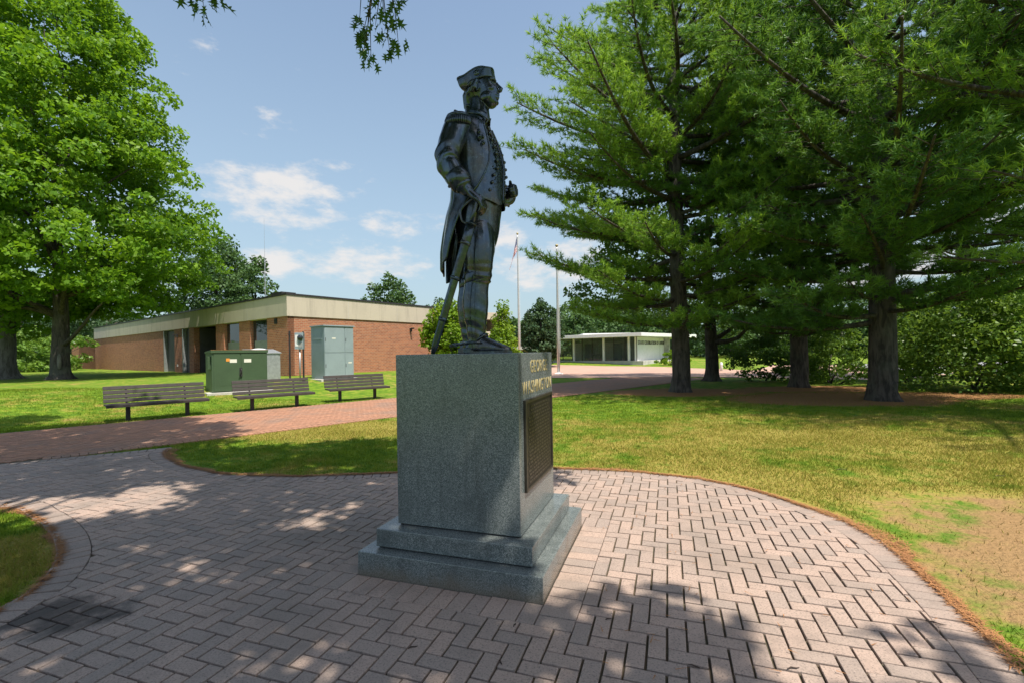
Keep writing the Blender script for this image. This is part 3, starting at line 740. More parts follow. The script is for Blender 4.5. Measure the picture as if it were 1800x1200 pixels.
# left arm (far side), fist closed on the coat edge at the waist
LA = [(-.03, .215, 1.765, .090), (-.045, .30, 1.69, .100), (-.05, .362, 1.58, .094), (-.03, .40, 1.46, .09), (.02, .395, 1.40, .082), (.10, .345, 1.365, .075), (.165, .285, 1.355, .066)]
limb(B, LA, sl_fold(.5, .07))
hand(B, (.18, .268, 1.355), (.78, -.55, .03), (-.3, -.8, -.1), -1, (1.1, 1.2, .8), 1.2)
# legs: right nearer and ahead, left behind
def leg(x, y, back):
    limb(B, [(.01 + .3 * x, y * .72, .98, .140), (.035 + .5 * x, y * .9, .86, .132), (.036 + .8 * x, y, .74, .116), (.036 + x, y, .65, .101), (.032 + x, y, .56, .092)], lambda u, t: .16 * max(0, u - .55) * math.sin(40 * u + 2.2 * math.sin(t)) + .008 * math.sin(4 * t + 8 * u))
    # tall boot
    bf = lambda z, t: .022 * math.sin(62 * z + 2.4 * math.sin(t + .7)) * math.exp(-((z - .19) / .12) ** 2) * 2.2 + .012 * math.sin(34 * z + 3 * math.sin(t)) + .02 * math.sin(55 * z + 2 * t) * math.exp(-((z - .62) / .05) ** 2)
    loft(B, [(.03, x + .01, y, .085, .060), (.08, x + .005, y, .078, .060), (.13, x + .002, y, .072, .064), (.20, x, y, .080, .072), (.30, x - .002, y, .096, .086), (.40, x - .004, y, .104, .092), (.50, x + .004, y, .100, .090), (.58, x + .014, y, .100, .092), (.625, x + .02, y, .104, .095)], 24, bf)
    # foot
    ft = []
    for q in spline([(-.085, .040, .052, .036), (-.03, .046, .075, .045), (.05, .054, .090, .052), (.12, .048, .066, .058), (.19, .036, .048, .058), (.25, .026, .034, .048), (.285, .02, .022, .026)], 4):
        dx, zc, hz_, hw = q; ft.append([(x + dx, y + hw * math.cos(t), max(.004, zc + hz_ * math.sin(t))) for t in [2 * math.pi * j / 16 for j in range(16)]])
    B.rings(ft)
LEGS = ((.018, -.108), (-.135, .115))
for lx, ly in LEGS: leg(lx, ly, 0)
bmj = bmesh.new(); bmj.from_mesh(rem(B, .0085, 'body', 2)); bmj.from_mesh(rem(HEAD, .0045, 'head', 2)); me = bpy.data.meshes.new('body'); bmj.to_mesh(me); bmj.free()
bd = link('body', me, M_BRONZE, st, True)

# boot soles, heels, cuffs and spurs
for lx, ly in LEGS:
    so_ = MB(); outl = [(-.10, .0), (-.085, .045), (-.02, .052), (.06, .055), (.14, .062), (.21, .06), (.27, .044), (.298, .0)]
    pts_ = [(lx + a, ly + b) for a, b in outl] + [(lx + a, ly - b) for a, b in outl[-2:0:-1]]
    so_.prism(pts_, .0, .018); so_.build('boot_sole', M_BRONZE, st)
    MB().box(lx - .095, lx - .005, ly - .05, ly + .05, 0, .045).build('boot_heel', M_BRONZE, st, bevel=.008)
    cf = MB(); rs = []
    for z, k in ((.555, .98), (.56, 1.03), (.60, 1.035), (.625, 1.04), (.632, 1.02), (.62, .97)):
        rs.append([(lx + .016 + .101 * k * math.cos(t), ly + .093 * k * math.sin(t), z + .018 * math.cos(t)) for t in [2 * math.pi * j_ / 28 for j_ in range(28)]])
    cf.rings(rs, True, False); cf.build('boot_cuff', M_BRONZE, st, True)
    sp = MB(); sp.tube([(lx + .06, ly - .066, .085), (lx - .04, ly - .068, .085), (lx - .088, ly - .03, .082), (lx - .10, ly, .08), (lx - .16, ly, .078), (lx - .178, ly, .07)], [.010, .012, .012, .013, .010, .007], 8)
    sp.tube([(lx - .10, ly, .08), (lx - .088, ly + .03, .082), (lx - .04, ly + .068, .085), (lx + .06, ly + .066, .085)], .011, 8)
    for q in range(8):
        a = q * math.pi / 4; sp.tube([(lx - .178, ly, .07), (lx - .178 + .022 * math.cos(a), ly, .07 + .022 * math.sin(a))], [.006, .003], 6)
    sp.build('spur', M_BRONZE, st, True)
    MB().tube([(lx + .03, ly - .062, .10), (lx + .075, ly - .05, .135), (lx + .085, ly, .15), (lx + .075, ly + .05, .135), (lx + .03, ly + .062, .10)], .010, 8).build('spur_strap', M_BRONZE, st, True)

# coat shell, open in front, with two tails
def coat_sec(z):
    T = [(1.84, -.012, .120, .195), (1.76, -.015, .158, .262), (1.68, -.002, .184, .276), (1.58, .010, .205, .266), (1.46, .018, .215, .248), (1.34, .014, .215, .234), (1.22, .004, .215, .234), (1.10, -.016, .232, .250), (.95, -.036, .240, .262), (.80, -.050, .246, .268), (.60, -.056, .244, .262)]
    T = T[::-1]; zz = [t[0] for t in T]; return [float(np.interp(z, zz, [t[i] for t in T])) for i in (1, 2, 3)]
def open_ang(z): return float(np.interp(z, [.58, .7, .85, 1.0, 1.12, 1.22, 1.28, 1.36, 1.46, 1.58, 1.7, 1.78, 1.84], [122, 116, 108, 101, 92, 79, 67, 56, 45, 38, 34, 30, 28]))
def coat_side(sgn, name):
    g = MB(); rows = []; zs = np.linspace(1.835, .645 if sgn < 0 else .60, 46); m = 26
    for z in zs:
        xc, a, b = coat_sec(z); o1 = R(open_ang(z)); back = math.pi - (.02 if z > 1.12 else .02 + .10 * (1.12 - z)); row = []
        for q in range(m + 1):
            t = o1 + (back - o1) * q / m
            k = 1.0 + .012 * math.sin(14 * t + 3 * z) * sstep(1.25, .8, z) * 2 + .02 * math.exp(-((t - o1) / .06) ** 2)
            zz = z
            if z < .95:                                    # tail hem: rounded towards the front edge
                e_ = q / m; zz = z + (.95 - z) / .35 * (.10 * max(0, .35 - e_) / .35 + .03 * math.sin(e_ * math.pi * 1.2))
            row.append((xc + a * k * math.cos(t), sgn * b * k * math.sin(t), zz))
        rows.append(row)
    g.rings(rows, False, False); me = g.mesh(name); o = bpy.data.objects.new('tmp', me); COL.objects.link(o)
    so_ = o.modifiers.new('s', 'SOLIDIFY'); so_.thickness = .016; so_.offset = 0; ss = o.modifiers.new('b', 'SUBSURF'); ss.levels = 1
    dg = bpy.context.evaluated_depsgraph_get(); out = bpy.data.meshes.new_from_object(o.evaluated_get(dg)); bpy.data.objects.remove(o); out.name = name
    return link(name, out, M_BRONZE, st, True), rows
cr, rowsR = coat_side(-1, 'coat_half'); cl, rowsL = coat_side(1, 'coat_half')
for rows, par in ((rowsR, cr), (rowsL, cl)):
    MB().tube([Vector(r[0]) * 1.004 for r in rows], .0085, 8).build('coat_edging', M_BRONZE, par, True)
    lap = []
    for i, r in enumerate(rows):
        if r[0][2] > 1.30: lap.append(Vector(r[3]) + Vector((.006, 0, 0)))
    MB().tube(lap, .006, 6).build('lapel_seam', M_BRONZE, par, True)
# collar, stock, cuffs
co = MB(); rs = []
for z, k, dx in ((1.80, 1.30, -.012), (1.86, 1.12, .0), (1.92, 1.04, .014), (1.945, 1.06, .018), (1.945, .98, .018), (1.90, .95, .01)):
    rs.append([(dx + .10 * k * math.cos(t), .108 * k * math.sin(t), z + .03 * -math.cos(t)) for t in np.linspace(R(26), R(334), 36)])
co.rings(rs, False, False); co.build('collar', M_BRONZE, st, True)
MB().tube([(.09, -.07, 1.80), (.13, -.05, 1.86), (.075, -.105, 1.885), (-.02, -.125, 1.91)], .007, 6).build('collar_braid', M_BRONZE, st, True)
jab = MB()
for q in range(5): jab.ell((.108 + .010 * q, .010 * math.sin(q * 2), 1.815 - .026 * q), (.018, .028 - .003 * q, .017))
link('jabot', rem(jab, .008, 'jabot', 2), M_BRONZE, st, True)
def cuff(pts, name):
    P = [Vector(p[:3]) for p in pts]; d = (P[1] - P[0]).normalized(); c = MB()
    ax = [P[0] + d * q for q in (0, .005, .06, .115, .118, .10)]; c.rings(tube_rings(ax[:5], [.074, .084, .086, .082, .062], 24), True, False); c.build(name, M_BRONZE, st, True)
    sd = d.cross(Vector((0, 0, 1))).normalized(); u2 = sd.cross(d)
    for q in range(3):
        a = R(-120 + 40 * q); ctr = P[0] + d * .06 + (sd * math.cos(a) + u2 * math.sin(a)) * .086
        MB().ell(ctr, (.012, .012, .012), 10, 6).build('cuff_button', M_BRONZE, st, True)
cuff([(-.028, -.384, 1.33), (.055, -.366, 1.222)], 'cuff'); cuff([(.08, .355, 1.367), (.165, .285, 1.355)], 'cuff')
# waistcoat: lower edge points, rows of buttons, embroidery beads
wm = MB(); rs = []
for z0, k in ((1.46, 1.03), (1.36, 1.045), (1.28, 1.05), (1.22, 1.055), (1.205, 1.04)):
    rs.append([(.016 + .2 * k * math.cos(t), .214 * k * math.sin(t), z0 - (0 if z0 > 1.3 else .045 * (1 - abs(abs(t) - .35) / 1.0)) + (0 if z0 > 1.3 else .04 * max(0, .12 - abs(t)) / .12)) for t in np.linspace(R(-88), R(88), 40)])
wm.rings(rs, False, False); wm.build('waistcoat_skirt', M_BRONZE, st, True)
def front_pt(z, ang, k=1.02):
    T = [(1.20, .012, .207, .214), (1.34, .022, .204, .219), (1.46, .022, .206, .236), (1.58, .012, .194, .256), (1.68, -.002, .168, .266), (1.78, -.015, .135, .235)]; zz = [t[0] for t in T]
    xc, a, b = [float(np.interp(z, zz, [t[i] for t in T])) for i in (1, 2, 3)]
    return Vector((xc + a * k * math.cos(R(ang)), b * k * math.sin(R(ang)), z))
btn = MB().ell((0, 0, 0), (.0135, .0135, .0135), 10, 6).mesh('button'); btn.materials.append(M_BRONZE); btn.polygons.foreach_set('use_smooth', [True] * len(btn.polygons))
for ang0, a1 in ((-20, -46), (20, 46)):
    for q in range(9):
        z = 1.74 - q * .060; ang = ang0 * (.75 + .1 * q) if q < 6 else ang0 + (a1 - ang0) * (q - 3) / 5.5
        o = bpy.data.objects.new('button', btn); COL.objects.link(o); o.parent = st; o.location = front_pt(z, ang, 1.045)
bead = MB(); rr = random.Random(9)
for q in range(260):
    z = rr.uniform(1.24, 1.70); ang = rr.uniform(-26, 26) * (1 + .5 * (z < 1.45)); bead.ell(front_pt(z, ang, 1.005), (.0055, .0055, .0055), 6, 4)
tag(bead.build('embroidery', M_BRONZE, st, True), kind='stuff')
MB().tube([front_pt(z, 0, 1.015) for z in np.linspace(1.74, 1.2, 20)], .006, 6).build('waistcoat_opening', M_BRONZE, st, True)
# decorations on the right breast
bc = front_pt(1.655, -52, 1.10)
for q, (dy, dz, r_) in enumerate(((.0, .03, .022), (-.01, -.015, .03), (.028, -.005, .026), (.03, -.05, .024), (.0, -.06, .018))):
    g = MB(); c = bc + Vector((.02 * (q - 2) * .4 + .012, dy, dz))
    g.ell(c, (r_ * .6, r_ * .7, r_)); g.ell(c + Vector((.012, -.012, 0)), (r_ * .4, r_ * .4, r_ * .5)); g.build('breast_medal', M_BRONZE, st, True)
# epaulettes
for s_ in (-1, 1):
    e_ = MB(); e_.ell((-.03, .285 * s_, 1.800), (.088, .100, .030), 20, 8, Matrix.Rotation(R(14 * -s_), 4, 'X')); ep = e_.build('epaulette', M_BRONZE, st, True)
    MB().tube([(-.01, .12 * s_, 1.845), (-.02, .2 * s_, 1.838), (-.03, .28 * s_, 1.822)], [(.018, .04), (.018, .045), (.016, .05)], 12).build('shoulder_strap', M_BRONZE, ep, True)
    for q in range(22):
        a = R(-100 + 200 * q / 21); c = Vector((-.03 + .082 * math.sin(a), s_ * (.285 + .094 * math.cos(a)), 1.79 - .022 * math.cos(a)))
        MB().tube([c, c + Vector((.010 * math.sin(a), s_ * .014 * math.cos(a), -.03)), c + Vector((.010 * math.sin(a), s_ * .014 * math.cos(a), -.062))], [.008, .0085, .007], 6).build('fringe_strand', M_BRONZE, ep, True)
# hair queue
qh = MB(); qh.tube([hp(-.06, 0, .03), hp(-.115, 0, -.02), hp(-.128, 0, -.09), hp(-.11, 0, -.16), hp(-.105, 0, -.22)], [.075, .062, .044, .034, .022], 14)
for q in range(3): qh.tube([hp(-.05, -.075 + .02 * q, .03 - .03 * q), hp(-.095, -.06 + .02 * q, -.01 - .03 * q), hp(-.12, -.03 + .01 * q, -.05 - .03 * q)], [.02, .026, .018], 8)
link('hair', rem(qh, .008, 'hair', 3), M_BRONZE, st, True)
MB().ell(hp(-.122, 0, -.10), (.03, .06, .024)).build('hair_ribbon', M_BRONZE, st, True)
# cocked hat
ht = MB(); HT = HM @ Matrix.Translation((-.006, 0, .078)) @ Matrix.Rotation(R(-8), 4, 'Y') @ Matrix.Scale(.93, 4)
ht.ell((0, 0, 0), (.122, .105, .105), 24, 12); ht = MB()
rs = []
for z, k in ((-.03, 1.0), (.02, 1.02), (.06, .97), (.092, .84), (.114, .55), (.122, .2)): rs.append([HT @ Vector((.120 * k * math.cos(t), .102 * k * math.sin(t), z)) for t in [2 * math.pi * j_ / 28 for j_ in range(28)]])
ht.rings(rs); hat = ht.build('hat', M_BRONZE, st, True)
br = MB(); rs = []; NB = 96
corners = (R(-158), R(-38), R(80))
for u in np.linspace(0, 1, 10):
    ring = []
    for j_ in range(NB):
        t = 2 * math.pi * j_ / NB - math.pi
        dmin = min(abs((t - c + math.pi) % (2 * math.pi) - math.pi) for c in corners); f = math.exp(-(dmin / .40) ** 2); back = math.exp(-((abs((t - corners[0] + math.pi) % (2 * math.pi) - math.pi)) / .5) ** 2)
        out = .010 + u * (.006 + (.024 + .022 * back) * f) + .016 * back * math.sin(u * math.pi); rise = -.035 + u * (.088 * (1 - f) + (.060 + .030 * back * u) * f) + .03 * back * u ** 3
        r0 = Vector((.122 * math.cos(t), .104 * math.sin(t), 0)); d = r0.normalized(); ring.append(HT @ (r0 + d * out + Vector((0, 0, rise))))
    rs.append(ring)
br.rings(rs, True, False); me = br.mesh('brim'); o = bpy.data.objects.new('tmp', me); COL.objects.link(o); so_ = o.modifiers.new('s', 'SOLIDIFY'); so_.thickness = .012; so_.offset = 0
dg = bpy.context.evaluated_depsgraph_get(); me2 = bpy.data.meshes.new_from_object(o.evaluated_get(dg)); bpy.data.objects.remove(o); me2.name = 'brim'; link('brim', me2, M_BRONZE, hat, True)
MB().tube([Vector(p) for p in rs[-1]] + [rs[-1][0]], .009, 6).build('brim_binding', M_BRONZE, hat, True)
ck = MB(); ck.ell(HT @ Vector((.02, -.122, .012)), (.026, .010, .024)); ck.ell(HT @ Vector((.02, -.130, .012)), (.010, .009, .010)); ck.build('cockade', M_BRONZE, hat, True)
# sword: hilt under the hand, scabbard tip on the plinth
sw = empty('sword_group_tmp'); bpy.data.objects.remove(sw)
P0, P1 = Vector((.138, -.335, 1.10)), Vector((-.215, -.40, .004)); ax = (P1 - P0).normalized()
g0 = P0 + ax * .155
sw = MB().tube([g0 - ax * .01, g0 + ax * .10, g0 + ax * .45, P1 - ax * .06, P1], [(.038, .022), (.036, .02), (.031, .017), (.026, .015), (.014, .012)], 16).build('scabbard', M_BRONZE, st, True)
MB().tube([P0 - ax * .03, P0, P0 + ax * .06, g0], [.024, .022, .019, .021], 12).build('sword_grip', M_BRONZE, sw, True)
MB().ell(P0 - ax * .045, (.028, .028, .03), 12, 8).build('pommel', M_BRONZE, sw, True)
rq = MB().ell((0, 0, 0), (.062, .045, .011), 18, 6, None); 
for i, v in enumerate(rq.v): rq.v[i] = tuple(g0 + ax.to_track_quat('Z', 'Y') @ Vector(v))
rq.build('guard_plate', M_BRONZE, sw, True)
bw = Vector((-.10, -.015, .02)); MB().tube([Vector(q[:3]) for q in spline([P0 - ax * .05, P0 - ax * .02 + bw * .6, P0 + ax * .06 + bw * 1.05, g0 - ax * .02 + bw * .75, g0 + bw * .35], 6)], .0085, 8).build('knuckle_bow', M_BRONZE, sw, True)
for d in (.13, .40, .72):
    c = g0 + ax * d; MB().tube([c, c + ax * .028], [(.041 - .012 * d, .026 - .006 * d)] * 2, 16).build('scabbard_band', M_BRONZE, sw, True)

# ------------------------------------------------------------------ benches
def make_bench():
    b = empty('park_bench'); L2 = 1.10
    for i in range(4):                                       # seat slats, front is +x
        x = .235 - i * .118; MB().box(x - .052, x + .052, -L2, L2, .425 + (.0 if i else -.006), .462 + (.0 if i else -.006)).build('seat_slat', M_SLAT, b, bevel=.006)
    MB().box(.29, .318, -L2, L2, .385, .452).build('front_slat', M_SLAT, b, bevel=.006)
    for i in range(4):
        z = .53 + i * .108; x = -.19 - .030 * i; Mt = Matrix.Translation((x, 0, z)) @ Matrix.Rotation(R(-14), 4, 'Y')
        MB().box(-.018, .018, -L2, L2, -.047, .047, Mt).build('back_slat', M_SLAT, b, bevel=.006)
    for y in (-.64, .64):
        MB().box(-.045, .045, y - .045, y + .045, -.1, .40).build('leg', M_STEELD, b, bevel=.005)
        MB().box(-.20, .285, y - .03, y + .03, .385, .424).build('seat_bracket', M_STEELD, b)
        g = MB(); g.tube([(-.18, y, .40), (-.215, y, .46), (-.245, y, .62), (-.315, y, .88)], [(.018, .03)] * 4, 6); g.build('back_bracket', M_STEELD, b)
    for y in (-1.0, 1.0): MB().box(-.21, .26, y - .02, y + .02, .405, .4245).build('end_batten', M_STEELD, b)
    return b
def copy_tree(o, parent=None):
    c = o.copy(); COL.objects.link(c); c.parent = parent
    for ch in list(o.children): copy_tree(ch, c)
    return c
bench = make_bench()
BL = ['dark slatted bench with dappled shade on its seat, before the maple lawn', 'dark slatted bench standing in front of the green transformer cabinet', 'dark slatted bench standing in front of the tall grey cabinet, beside the pedestal']
for i, (lg, lab) in enumerate(zip(((224, 740, 330, 729), (446, 722, 519, 714), (602, 706, 654, 699)), BL)):
    o = bench if i == 0 else copy_tree(bench)
    c = (hit(lg[0], lg[1]) + hit(lg[2], lg[3])) / 2
    o.location = (c.x, c.y, th(c.x, c.y)); o.rotation_euler = (0, 0, R(-45) + R((2, 0, -4)[i])); tag(o, lab, 'bench', 'benches along the brick path')

# ------------------------------------------------------------------ electrical boxes
def pad(px, py, D_, hx, hy, rz, name, label):
    c = at(px, py, D_); o = MB().box(-hx, hx, -hy, hy, -.3, .07).build(name, M_CONC2, None, bevel=.01); o.location = (c.x, c.y, th(c.x, c.y)); o.rotation_euler = (0, 0, rz); tag(o, label, 'concrete pad'); return o
tp = hit(373, 693); TRZ = R(42)
t_ = empty('transformer_cabinet', (tp.x + math.cos(TRZ) * .92 - math.sin(TRZ) * .62, tp.y + math.sin(TRZ) * .92 + math.cos(TRZ) * .62, tp.z), TRZ, 'dark green transformer cabinet with two doors and warning stickers', 'transformer')
TW, TDp, THh = .92, .62, 1.60
pd = MB().box(-1.1, 1.1, -.8, .8, -.4, .06).build('concrete_pad', M_CONC2, None, bevel=.01); pd.location = t_.location; pd.rotation_euler = t_.rotation_euler; tag(pd, 'low concrete slab under the green transformer cabinet', 'slab')
MB().box(-TW, TW, -TDp, TDp, .06, THh - .10).build('cabinet_body', M_GREEN, t_, bevel=.008)
MB().prism([(-TDp - .04, 0), (TDp + .02, 0), (TDp + .02, .06), (-TDp - .04, .11)], -TW - .03, TW + .03, Matrix(((0, 0, 1, 0), (1, 0, 0, 0), (0, 1, 0, THh - .098), (0, 0, 0, 1)))).build('lid', M_GREEN, t_, bevel=.008)
MB().box(-TW - .031, TW + .031, -TDp - .042, -TDp + .05, THh + .004, THh + .016).build('lid_rust_line', M_RUST, t_)
for x0, x1 in ((-.86, .016 - .03), (.03, TW - .02)):
    d_ = MB().box(x0, x1, -TDp - .018, -TDp + .002, .10, THh - .13).build('cabinet_door', M_GREEN, t_, bevel=.006)
    MB().box(x0 + .2, x0 + .62, -TDp - .024, -TDp - .019, .30, .33).build('door_rib', M_GREEN, d_)
hd = MB().box(-.04, .05, -TDp - .05, -TDp - .02, .62, .95).tube([(0, -TDp - .06, .9), (.02, -TDp - .10, .86), (-.06, -TDp - .09, .66)], .018, 8).build('latch_handle', M_STEELD, t_, bevel=0)
MB().box(-.35, -.12, -TDp - .022, -TDp - .019, 1.14, 1.27).build('warning_sticker', M_LABEL, t_); MB().box(-.47, -.355, -TDp - .022, -TDp - .019, 1.19, 1.30).build('orange_sticker', M_ORANGE, t_)
MB().box(.12, .36, -TDp - .022, -TDp - .019, 1.14, 1.27).build('notice_sticker', M_LABEL, t_)
MB().box(-TW - .10, -TW - .001, -.45, -.05, .9, 1.38).build('side_terminal', M_GREEN, t_, bevel=.01)
cs = hit(461, 672)
c2 = empty('sloped_steel_cabinet', (cs.x - .55, cs.y + 1.0, cs.z - .05), R(40), 'galvanised steel cabinet with a sloped lid and dome vent behind the green transformer', 'cabinet')
MB().prism([(-.8, .03), (.8, .03), (.8, 1.58), (-.8, 1.40)], -.7, .7, Matrix(((0, 0, 1, 0), (1, 0, 0, 0), (0, 1, 0, 0), (0, 0, 0, 1)))).build('cabinet_body', M_GALV, c2, bevel=.01)
MB().prism([(-.86, 1.39), (.84, 1.584), (.84, 1.62), (-.86, 1.43)], -.75, .75, Matrix(((0, 0, 1, 0), (1, 0, 0, 0), (0, 1, 0, 0), (0, 0, 0, 1)))).build('lid', M_GALV, c2, bevel=.006)
c2.scale = (.86, .86, .92)
MB().ell((-.1, .1, 1.53), (.42, .35, .12), 18, 8).build('dome_vent', M_WHITE, c2, True)
MB().box(-.62, .62, -.816, -.80, .10, 1.33).build('door', M_GALV, c2, bevel=.005)
gp = hit(571, 669); GRZ = R(50); GD = gp.y
gc = empty('switchgear_cabinet', (gp.x + math.cos(GRZ) * .74 - math.sin(GRZ) * .62, gp.y + math.sin(GRZ) * .74 + math.cos(GRZ) * .62, gp.z), GRZ, 'tall pale grey electrical cabinet with panelled doors against the brick wall', 'cabinet')
GW, GDp, GH = .74, .62, 2.56
pd = MB().box(-.98, .98, -.76, .76, -.5, .08).build('concrete_pad', M_CONC2, None, bevel=.01); pd.location = gc.location; pd.rotation_euler = gc.rotation_euler; tag(pd, 'low concrete slab under the tall grey cabinet', 'slab')
MB().box(-GW, GW, -GDp, GDp, .08, GH - .06).build('cabinet_body', M_GREY, gc, bevel=.008)
MB().box(-GW - .05, GW + .05, -GDp - .06, GDp + .05, GH - .058, GH).build('roof_cap', M_GREY, gc, bevel=.008)
for (x0, x1) in ((-GW + .012, .26), (.285, GW - .012)):
    for (z0, z1) in ((.10, 1.28), (1.30, GH - .075)):
        p_ = MB().box(x0, x1, -GDp - .022, -GDp + .002, z0, z1).build('door_panel', M_GREY, gc, bevel=.006)
        MB().box(x0 + .03, x0 + .05, -GDp - .034, -GDp - .022, (z0 + z1) / 2 - .08, (z0 + z1) / 2 + .08).build('hinge', M_STEELD, p_)
for x, z in ((-.28, 1.92), (.54, .78)): MB().box(x - .09, x + .09, -GDp - .027, -GDp - .022, z, z + .06).build('nameplate', M_LABEL, gc)
MB().box(-GW - .012, -GW + .002, -.4, .4, 1.9, 2.35).build('side_louvre', M_GREY, gc, bevel=.004)
mp_ = hit(526, 669)
mt = empty('electric_meter', (mp_.x, mp_.y + .1, mp_.z), R(6), 'pale meter box with round glass dial on a thin post by the brick corner', 'meter')
MB().tube([(0, 0, -.2), (0, 0, 1.45)], .035, 12).build('post', M_GALV, mt, True)
MB().box(-.19, .19, -.09, .09, 1.42, 2.15).build('meter_box', M_GREY, mt, bevel=.01)
MB().tube([(.06, -.09, 1.93), (.06, -.13, 1.93), (.06, -.19, 1.93)], [.125, .125, .10], 20).build('meter_glass', M_GLASS, mt, True)
MB().box(-.16, -.03, -.098, -.09, 1.55, 2.05).build('box_cover', M_WHITE, mt); MB().box(-.02, .15, -.102, -.09, 1.5, 1.72).build('breaker_cover', M_CURTAIN, mt)
for px, lab in ((510, 'thin dark steel post standing at the brick building corner'), (534, 'thin dark steel post between the meter and the tall grey cabinet')):
    q = hit(px, 669); g = MB(); g.tube([(0, 0, -.2), (0, 0, 2.2), (0, 0, 2.22)], [.04, .04, .02], 10); g.tube([(0, 0, -.01), (0, 0, .05)], .07, 10); g.tube([(0, 0, 2.02), (0, 0, 2.07)], .052, 10)
    o = g.build('steel_post', M_STEELD); o.location = q; tag(o, lab, 'post', 'posts guarding the meter')

# ------------------------------------------------------------------ brick building
WL = Vector((-.795, .6066, 0)); WR = Vector((.6066, .795, 0)); BZ = .42
cd = 24.6; BC = at(506, 600, cd); BC.z = 0
TOPZ = EYE + (626 - 516) / FPX * cd; FASZ = EYE + (626 - 556) / FPX * cd
bld = empty('brick_building', (BC.x, BC.y, 0), 0, 'low brick museum building with broad concrete fascia and flat roof', 'building')
def wall_M(d, n):
    """local (along, up, out) to world, origin at the corner"""
    return Matrix(((d.x, 0, n.x, 0), (d.y, 0, n.y, 0), (0, 1, 0, 0), (0, 0, 0, 1)))
NL = Vector((-.6066, -.795, 0)); NR = Vector((.795, -.6066, 0)); ML_ = wall_M(WL, NL); MR_ = wall_M(WR, NR)
def panel(M, a0, a1, z0, z1, o0, o1, name, mat, parent, bevel=0, uv=False):
    vs = [(a0, z0, o0), (a1, z0, o0), (a1, z1, o0), (a0, z1, o0), (a0, z0, o1), (a1, z0, o1), (a1, z1, o1), (a0, z1, o1)]
    me = bpy.data.meshes.new(name); fs = [(3, 2, 1, 0), (4, 5, 6, 7), (0, 1, 5, 4), (1, 2, 6, 5), (2, 3, 7, 6), (3, 0, 4, 7)]
    me.from_pydata([M @ Vector(v) for v in vs], [], fs); me.update()
    if uv:
        ul = me.uv_layers.new(name='UVMap')
        for p in me.polygons:
            for li in p.loop_indices:
                v = vs[me.loops[li].vertex_index]; side = p.index in (3, 5)
                ul.data[li].uv = ((v[2] if side else v[0]) + 50, v[1] + 50)
    bm = bmesh.new(); bm.from_mesh(me); bmesh.ops.recalc_face_normals(bm, faces=bm.faces[:]); bm.to_mesh(me); bm.free()
    return link(name, me, mat, parent)
LW, RW, TH_ = 41.0, 10.2, .35
# openings on the long left wall, measured as distance from the corner: (a0, a1, kind)
def a_left(px):
    x = ray(px, 620)[0]; return (x * BC.y - BC.x) / (WL.x - x * WL.y)
def a_right(px):
    x = ray(px, 620)[0]; return (x * BC.y - BC.x) / (WR.x - x * WR.y)
ops = [(a_left(470), a_left(440), 'window'), (a_left(421), a_left(394), 'window'), (a_left(380), a_left(341), 'recess'), (a_left(333), a_left(321), 'door'), (a_left(307), a_left(288), 'door'), (a_left(139), a_left(126), 'strip')]
a = 0
for (a0, a1, k) in ops:
    panel(ML_, a, a0, BZ - .6, FASZ + .02, -TH_, 0, 'wall', M_BRICK, bld, 0, True); a = a1
    hd_z = FASZ - .03
    panel(ML_, a0, a1, hd_z, FASZ + .02, -TH_, -.02, 'lintel', M_CONC, bld)
    sill = BZ + .9 if k == 'window' else BZ + .02
    if k == 'window':
        panel(ML_, a0, a1, BZ - .5, sill, -TH_, -.10, 'apron_panel', M_FRAME, bld)
        w = panel(ML_, a0, a1, sill, hd_z, -TH_ + .05, -.2, 'window', M_FRAME, bld)
        wm_ = (a0 + a1) / 2
        for z0, z1 in ((sill + .05, sill + .62), (sill + .70, hd_z - .06)): panel(ML_, a0 + .06, a1 - .06, z0, z1, -.197, -.185, 'pane', M_GLASS, w)
        panel(ML_, a0 + .2, a1 - .2, sill + .75, sill + 1.2, -.184, -.180, 'blind', M_CURTAIN, w)
    elif k == 'recess':
        panel(ML_, a0, a1, BZ - .5, hd_z, -2.0, -1.9, 'recess_wall', M_FRAME, bld); panel(ML_, a0 - .001, a0 + .15, BZ - .5, hd_z, -1.9, -.36, 'recess_cheek', M_DOOR, bld); panel(ML_, a1 - .15, a1 + .001, BZ - .5, hd_z, -1.9, -.36, 'recess_cheek', M_DOOR, bld)
        d_ = panel(ML_, a0 + .6, a1 - .6, BZ, BZ + 2.3, -1.9, -1.85, 'door', M_GLASS, bld); panel(ML_, a0 + .55, a0 + .62, BZ, BZ + 2.35, -1.9, -1.82, 'door_frame', M_GALV, d_)
        panel(ML_, a0, a1, BZ - .3, BZ + .01, -1.9, 0, 'threshold', M_CONC2, bld)
    elif k == 'door':
        d_ = panel(ML_, a0, a1, BZ - .3, hd_z, -.28, -.22, 'door', M_DOOR, bld)
        panel(ML_, a0 + (a1 - a0) * .04, a0 + (a1 - a0) * .04 + .06, BZ, hd_z, -.22, -.12, 'door_frame', M_FRAME, d_); panel(ML_, a1 - .14, a1 - .04, BZ, hd_z, -.22, .02, 'door_frame', M_GALV, d_)
        panel(ML_, a0 + .2, a0 + .42, BZ + 1.0, BZ + 1.06, -.22, -.12, 'door_handle', M_GALV, d_)
    else:
        w = panel(ML_, a0, a1, BZ - .3, hd_z, -.28, -.22, 'window', M_FRAME, bld); panel(ML_, a0 + .2, a1 - .3, BZ + .4, hd_z - .1, -.219, -.205, 'pane', glass('green_glass', (.06, .14, .12)), w)
panel(ML_, a, LW, BZ - .6, FASZ + .02, -TH_, 0, 'wall', M_BRICK, bld, 0, True)
panel(MR_, .001, RW, BZ - .8, FASZ + .02, -TH_, 0, 'wall', M_BRICK, bld, 0, True)
